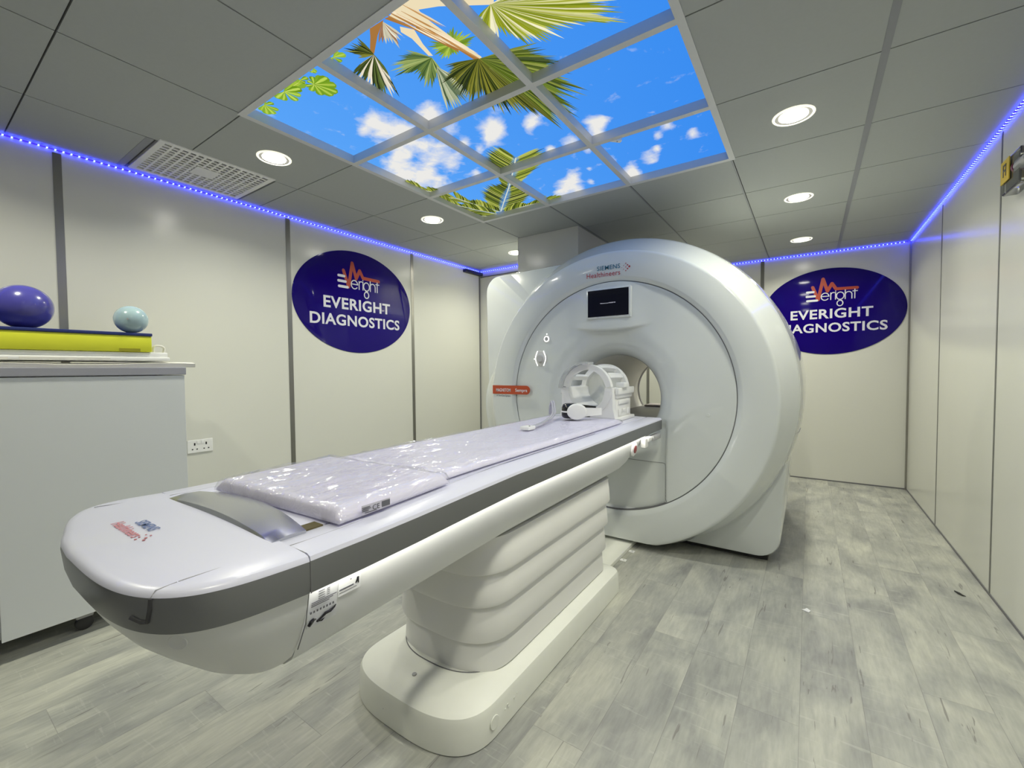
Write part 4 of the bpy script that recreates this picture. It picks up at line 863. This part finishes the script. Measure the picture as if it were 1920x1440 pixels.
# ============================================================ THINGS ON THE TABLE
def noise_h(x, y, s=1.):
    v = Vector((x*7*s, y*4.2*s, .3)); a = noise.fractal(v, 1., 2., 4)
    rg = 1-abs(noise.noise(Vector((x*13*s+3, y*6*s+y*3, 1.7))))*2.2
    return a*.5+max(0, rg)*.8
def pad(x0, x1, y0, y1, z0_, z1_, label, rot=0.):
    t = thing('foam_pad', label, 'mattress', ((x0+x1)/2, (y0+y1)/2, z0_), 'table pads wrapped in clear plastic')
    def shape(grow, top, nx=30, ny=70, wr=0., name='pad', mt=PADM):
        X0, X1, Y0, Y1 = x0-grow, x1+grow, y0-grow, y1+grow; V = []; F = []
        c_, s_ = math.cos(rot), math.sin(rot); xc_, yc_ = (x0+x1)/2, (y0+y1)/2
        for j in range(ny+1):
            for i in range(nx+1):
                u_, v_ = i/nx, j/ny; x, y = X0+(X1-X0)*u_, Y0+(Y1-Y0)*v_
                d = min(x-X0, X1-x, y-Y0, Y1-y); e_ = .022
                h_ = top-(e_*(1-math.sqrt(max(0, 1-(1-min(1, d/e_))**2)))*((top-z0_)/e_)*.75 if d < e_ else 0)
                if wr: h_ += wr*noise_h(x, y); x += wr*.8*noise.noise(Vector((x*9, y*9, 4))); y += wr*.8*noise.noise(Vector((x*9, y*9, 8)))
                xx, yy = x-xc_, y-yc_; V.append((xc_+xx*c_-yy*s_, yc_+xx*s_+yy*c_, h_+zt(y)-zt(yc_)))
        n_ = nx+1
        for j in range(ny):
            for i in range(nx): F.append((j*n_+i, j*n_+i+1, (j+1)*n_+i+1, (j+1)*n_+i))
        b_ = [i for i in range(n_)]+[j*n_+nx for j in range(1, ny+1)]+[ny*n_+i for i in range(nx-1, -1, -1)]+[j*n_ for j in range(ny-1, 0, -1)]
        k = len(V); V += [(V[i][0], V[i][1], z0_+.001+zt(V[i][1])-zt(yc_)) for i in b_]
        for i in range(len(b_)): j = (i+1) % len(b_); F.append((b_[i], k+i, k+j, b_[j]))
        if not wr: F.append(tuple(range(k, k+len(b_))))
        m = MB(); m.add(V, F); return m.build(name, mt, t, smooth=True)
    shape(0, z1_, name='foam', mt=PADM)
    ny = max(50, int((y1-y0)/.008))
    shape(.004, z1_+.0025, nx=70, ny=ny, wr=.0060, name='plastic_wrap', mt=FILM)
    return t
p1 = pad(-1.365, -.835, .530, .892, .8720, .9035, 'plastic wrapped foam pad nearest the grey metal strip of the table', .05)
p2 = pad(-1.365, -.885, .910, 2.405, .8800, .9010, 'long plastic wrapped foam pad running up to the head coil')
lp = MB().box(-.825, -.8245, .60, .68, .876, .896).build('pad_label', mat('pad_label', (.62,.60,.70), .5), p1)
text_mesh('CE', (-.8225, .628, .880), (0,1,0), (0,0,1), .020, .012, .0004, .006).build('label_print', GREYT, lp)
m = MB()
for y0_, y1_, z_ in ((.600,.622,.890),(.600,.624,.886),(.600,.618,.882),(.608,.640,.8775)): m.box(-.8235, -.8228, y0_, y1_, z_, z_+.0015)
m.box(-.8235, -.8228, .655, .678, .880, .893); m.build('label_print', GREYT, lp)

# head coil
hc = thing('head_coil', 'white open head coil cage standing on the table at the bore', 'head coil', (-1.12, 2.56, .874))
hx, hz, R_ = -1.118, 1.070, .150
def arch(y, ro, ri, a0, a1, dy, n=36, zc=None):
    """part of a ring: outer ro, inner ri, from angle a0 to a1 (degrees), thickness dy"""
    zc = hz if zc is None else zc; rg = []
    for i in range(n+1):
        a = math.radians(a0+(a1-a0)*i/n); c_, s_ = math.cos(a), math.sin(a)
        rg.append([(hx+ro*c_, y, zc+ro*s_), (hx+ro*c_, y+dy, zc+ro*s_), (hx+ri*c_, y+dy, zc+ri*s_), (hx+ri*c_, y, zc+ri*s_)])
    return rg
zb_ = .904
# lower half: cradle with wide side cheeks
m = MB(); m.loft(arch(2.42, .158, .120, 180, 360, .30)); m.build('cradle', WHITEP, hc, auto=35)
for s in (-1, 1):
    m = MB(); x_ = hx+s*.150
    pr_ = [(hx+s*.121, 1.085), (hx+s*.166, 1.085), (hx+s*.168, .96), (hx+s*.182, zb_), (hx+s*.02, zb_), (hx+s*.045, .955), (hx+s*.102, 1.0)]
    m.loft([[(x, 2.425, z) for x, z in pr_], [(x, 2.47, z) for x, z in pr_]]); m.build('cheek', WHITEP, hc, auto=30)
    m = MB().box(min(x_-.02, x_+.03), max(x_-.02, x_+.03), 2.47, 2.73, 1.02, 1.085, .006).box(x_-.018, x_+.022, 2.47, 2.72, zb_, 1.02, .006); m.build('side_wall', WHITEP, hc, auto=35)
    m = MB()
    for k in range(3): m.box(x_+s*.022, x_+s*.030, 2.50+.07*k, 2.545+.07*k, .918+.02*(k % 2), .955, .003)
    m.box(x_+s*.018, x_+s*.040, 2.46, 2.74, 1.045, 1.085, .004); m.box(x_+s*.022, x_+s*.030, 2.50, 2.68, .985, 1.01, .003); m.build('latch_rail', WHITEP, hc, auto=35)
m = MB().box(hx-.19, hx+.19, 2.425, 2.75, .8845, .906, .006); m.build('coil_base', WHITEP, hc, auto=35)
# upper half: front visor arch, two long bridges, rear dome
m = MB(); m.loft(arch(2.425, .158, .124, 8, 172, .035)); m.build('front_arch', WHITEP, hc, auto=35)
m = MB(); m.loft(arch(2.385, .172, .160, 80, 176, .08, 30)); m.build('visor', mat('visor_white', (.82,.84,.84), .15, trans=.55), hc, auto=35)
for a in (34, 62, 150):
    rg = []
    for i in range(9):
        t_ = i/8; y = 2.46+.25*t_; ro = .163-.010*t_*t_; rg.append([(hx+(ro+dr)*math.cos(math.radians(a+da)), y, hz+(ro+dr)*math.sin(math.radians(a+da))) for da, dr in ((-6,0),(6,0),(6,-.022),(-6,-.022))])
    MB().loft(rg).build('bridge', WHITEP, hc, auto=35)
m = MB(); m.loft(arch(2.69, .160, .130, 0, 180, .045)); m.build('rear_arch', WHITEP, hc, auto=35)
m = MB(); rg = [[(hx+r*math.cos(math.radians(a)), y, hz+r*math.sin(math.radians(a))) for a in range(0, 361, 12)][:-1] for r, y in ((.150,2.715),(.140,2.735),(.10,2.75),(.02,2.755))]
m.loft(rg, True, False, True); m.build('rear_dome', mat('dome_white', (.88,.89,.84), .3), hc, smooth=True)
m = MB(); m.box(hx+.150, hx+.205, 2.52, 2.60, 1.085, 1.115, .005); m.build('plug', WHITEP, hc, auto=35); m = MB(); m.box(hx-.02, hx+.02, 2.405, 2.44, 1.223, 1.236, .004); m.build('latch', WHITEP, hc, auto=35)

# headphones
hp = thing('headphones', 'white headphones with black ear cushions lying in front of the head coil', 'headphones', (-1.12, 2.30, .90))
def oval(c, nrm, ra, rb, h, mt, name, par=hp, rim=.010):
    nrm = Vector(nrm).normalized(); zax = Vector((0,0,1)); u_ = nrm.cross(zax).normalized(); w_ = u_.cross(nrm); c = Vector(c)
    R = lambda k_, t_: [c+nrm*t_+u_*ra*k_*math.cos(2*math.pi*i/36)+w_*rb*k_*math.sin(2*math.pi*i/36) for i in range(36)]
    return MB().loft([R(.90, 0), R(1, rim*.6), R(1, h-rim), R(.94, h-rim*.25), R(.80, h)]).build(name, mt, par, auto=50)
N1 = Vector((.50, -.86, .0)).normalized(); hc0 = Vector((-1.085, 2.225, .958))
oval(hc0, N1, .056, .046, .026, WHITEP, 'ear_cup')
dc = hc0-N1*.035-Vector((N1.y*-1, N1.x, 0))*.030
u_ = Vector((-N1.y, N1.x, 0))                       # to the right as seen from the cup
MB().lathe(dc-Vector((0,0,.040)), (0,0,1), [(.001,0), (.042,0), (.052,.008), (.054,.020), (.0545,.034)], 40).build('ear_cushion', BLACK, hp, smooth=True)
MB().lathe(dc-Vector((0,0,.006)), (0,0,1), [(.0545,0), (.0555,.001), (.0555,.008), (.0545,.009)], 40).build('cushion_stripe', WHITEP, hp, smooth=True)
MB().lathe(dc+Vector((0,0,.003)), (0,0,1), [(.0545,0), (.053,.018), (.046,.036), (.032,.041), (.001,.042)], 40).build('ear_cushion', BLACK, hp, smooth=True)
m = MB(); rg = []
for i in range(9):
    t_ = i/8; p = hc0+u_*(.03+.115*t_)-N1*(.010+.03*t_*t_); h_ = .030*(1-.25*t_)
    rg.append([p+Vector((0,0,h_*.7)), p-N1*.012+Vector((0,0,h_*.7)), p-N1*.012-Vector((0,0,h_)), p-Vector((0,0,h_))])
m.loft(rg).build('headband', WHITEP, hp, auto=40)
rg = []
for i in range(9):
    t_ = i/8; p = hc0+u_*(.03+.085*t_)-N1*(.030+.03*t_); h_ = .012*(1-t_)+.001
    rg.append([p+Vector((0,0,.024+h_)), p-N1*.012+Vector((0,0,.024+h_)), p-N1*.012+Vector((0,0,-.02)), p+Vector((0,0,-.02))])
MB().loft(rg).build('band_padding', BLACK, hp, auto=40)
# clear hose with sensor end
ch = thing('air_hose', 'clear twin air hose with small white connector lying on the pad', 'hose', (-1.13, 1.85, .90))
def smooth_path(P, n=6):
    P = [Vector(p) for p in P]; out = []
    for i in range(len(P)-1):
        a, b, c, d = P[max(0, i-1)], P[i], P[i+1], P[min(len(P)-1, i+2)]
        for k in range(n):
            t_ = k/n; out.append(.5*((2*b)+(c-a)*t_+(2*a-5*b+4*c-d)*t_*t_+(3*b-a-3*c+d)*t_**3))
    return out+[P[-1]]
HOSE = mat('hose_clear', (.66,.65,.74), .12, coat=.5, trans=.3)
for k in (0, 1):
    MB().tube(smooth_path([(-1.125+.012*k, 1.80, .916), (-1.17+.012*k, 2.0, .918), (-1.24+.014*k, 2.22, .935), (-1.30+.014*k, 2.33, .975), (-1.325+.014*k, 2.36, 1.0), (-1.345+.012*k, 2.375, .96), (-1.35+.012*k, 2.38, .915)]), .0062, 8).build('hose', HOSE, ch, smooth=True)
MB().box(-1.150, -1.098, 1.735, 1.80, .907, .925, .005).build('connector', WHITEP, ch, auto=35)
MB().disc((-1.112, 1.765, .924), (0,0,1), .004, .003, 12).build('connector_hole', BLACK, ch)

# ============================================================ CABINET AND WHAT STANDS ON IT
cb = thing('storage_cabinet', 'tall white cabinet on castors with a grey worktop at the left wall', 'cabinet', (-3.02, .35, 0))
CXF = -2.72
MB().box(-3.30, CXF-.02, -.62, .905, .10, 1.185).build('body', CABM, cb)
MB().box(-3.31, CXF+.005, -.63, .912, 1.187, 1.226, .003).build('worktop', SLAB, cb)
for y0_, y1_ in ((-.62, .235), (.243, .905)): MB().box(CXF-.0195, CXF, y0_, y1_, .092, 1.183, .0015).build('door', CABM, cb)
for x, y in ((-2.79, .50), (-2.79, -.45), (-3.22, .50), (-3.22, -.45)):
    c_ = MB().box(x-.022, x+.022, y-.03, y+.03, .060, .10, .004).build('castor', GREYP, cb)
    MB().lathe((x-.012, y, .032), (1,0,0), [(.001,0), (.026,0), (.032,.004), (.032,.020), (.026,.024), (.001,.024)], 24).build('wheel', RUBBER, c_, auto=40)
# flat white coils under the box
t1 = thing('flat_coil', 'thin cream flexible coil mat lying lowest on the cabinet, tip over the edge', 'coil mat', (-3.0, .4, 1.226))
m = MB(); rg = []
for i in range(25):
    y = -.30+1.27*i/24; wv = .004*math.sin(y*9); rg.append([(-3.12, y, 1.2262), (-2.74-.03*sstep(.85, 1.02, y), y, 1.2262), (-2.735-.03*sstep(.85, 1.02, y), y, 1.243+wv), (-2.80, y, 1.250+wv), (-3.12, y, 1.248)])
m.loft(rg).build('mat_body', CREAM, t1, auto=35)
t2 = thing('coil_panel', 'long white rigid coil panel stacked under the yellow foam box', 'coil panel', (-3.0, .3, 1.258))
m = MB().box(-3.14, -2.75, -.40, .855, 1.258, 1.278, .005).box(-3.13, -2.765, -.40, .850, 1.277, 1.302, .005); m.build('panel_shell', WHITEP, t2, auto=35)
MB().box(-2.752, -2.748, .05, .30, 1.262, 1.270).box(-2.752, -2.748, .33, .62, 1.264, 1.272).build('side_slot', CREAM, t2)
m = MB(); m.tube(smooth_path([(-2.80, .800, 1.304), (-2.80, .802, 1.328), (-2.80, .812, 1.337), (-2.80, .832, 1.336), (-2.80, .845, 1.325), (-2.80, .842, 1.300)]), .006, 8); m.build('handle', CREAM, t2, smooth=True)
t3 = thing('foam_box', 'bright yellow foam block with a navy blue top on the cabinet', 'foam block', (-2.95, .2, 1.304))
MB().box(-3.16, -2.755, -.45, .782, 1.3035, 1.382, .003).build('yellow_block', YELL, t3, auto=35)
MB().box(-3.163, -2.752, -.453, .785, 1.3825, 1.397, .003).build('navy_top', NAVYF, t3, auto=35)
MB().box(-2.756, -2.7535, .655, .735, 1.304, 1.319).build('notch', mat('olive_notch', (.32,.30,.01), .6), t3)
def ball(name, c, r, mt, label, sq=1., neck=True):
    t = thing(name, label, 'ball', (c[0], c[1], c[2]-r*sq)); prof = []
    for i in range(33): a = math.pi*i/32; prof.append((max(.0004, r*math.sin(a)), -r*sq*math.cos(a)))
    MB().lathe(c, (0,0,1), prof, 64).build('skin', mt, t, smooth=True)
    if neck:
        d = Vector((.9, -.42, -.05)).normalized()
        MB().disc(Vector(c)+d*(r-.0015), d, .0045, .004, 14).build('valve', GREYP, t, auto=40)
    return t
ball('exercise_ball', (-2.88, .365, 1.495), .0965, BALLB, 'larger violet blue ball at the left on the navy foam top', 1.0, False)
ball('exercise_ball', (-2.80, .715, 1.465), .0675, BALLP, 'smaller pale blue ball on the right end of the navy foam top', 1.0)
# ============================================================ SCRAPS ON THE FLOOR
m = MB(); m.loft([[(-.018,2.535,.001),(.012,2.520,.001),(.020,2.545,.001),(.004,2.556,.001),(-.006,2.545,.001)], [(-.018,2.535,.004),(.012,2.520,.006),(.020,2.545,.003),(.004,2.556,.007),(-.006,2.545,.004)]])
tag(m.build('paper_scrap', mat('paper', (.85,.85,.86), .7)), 'tiny torn scrap of white paper on the floor right of the scanner', 'paper scrap')
m = MB(); m.tube([(.650,3.190,.004),(.662,3.165,.005),(.672,3.150,.004),(.684,3.146,.003)], [.003,.006,.004,.001], 6)
tag(m.build('tape_curl', RUBBER), 'small black curl of tape on the floor near the right wall', 'debris')
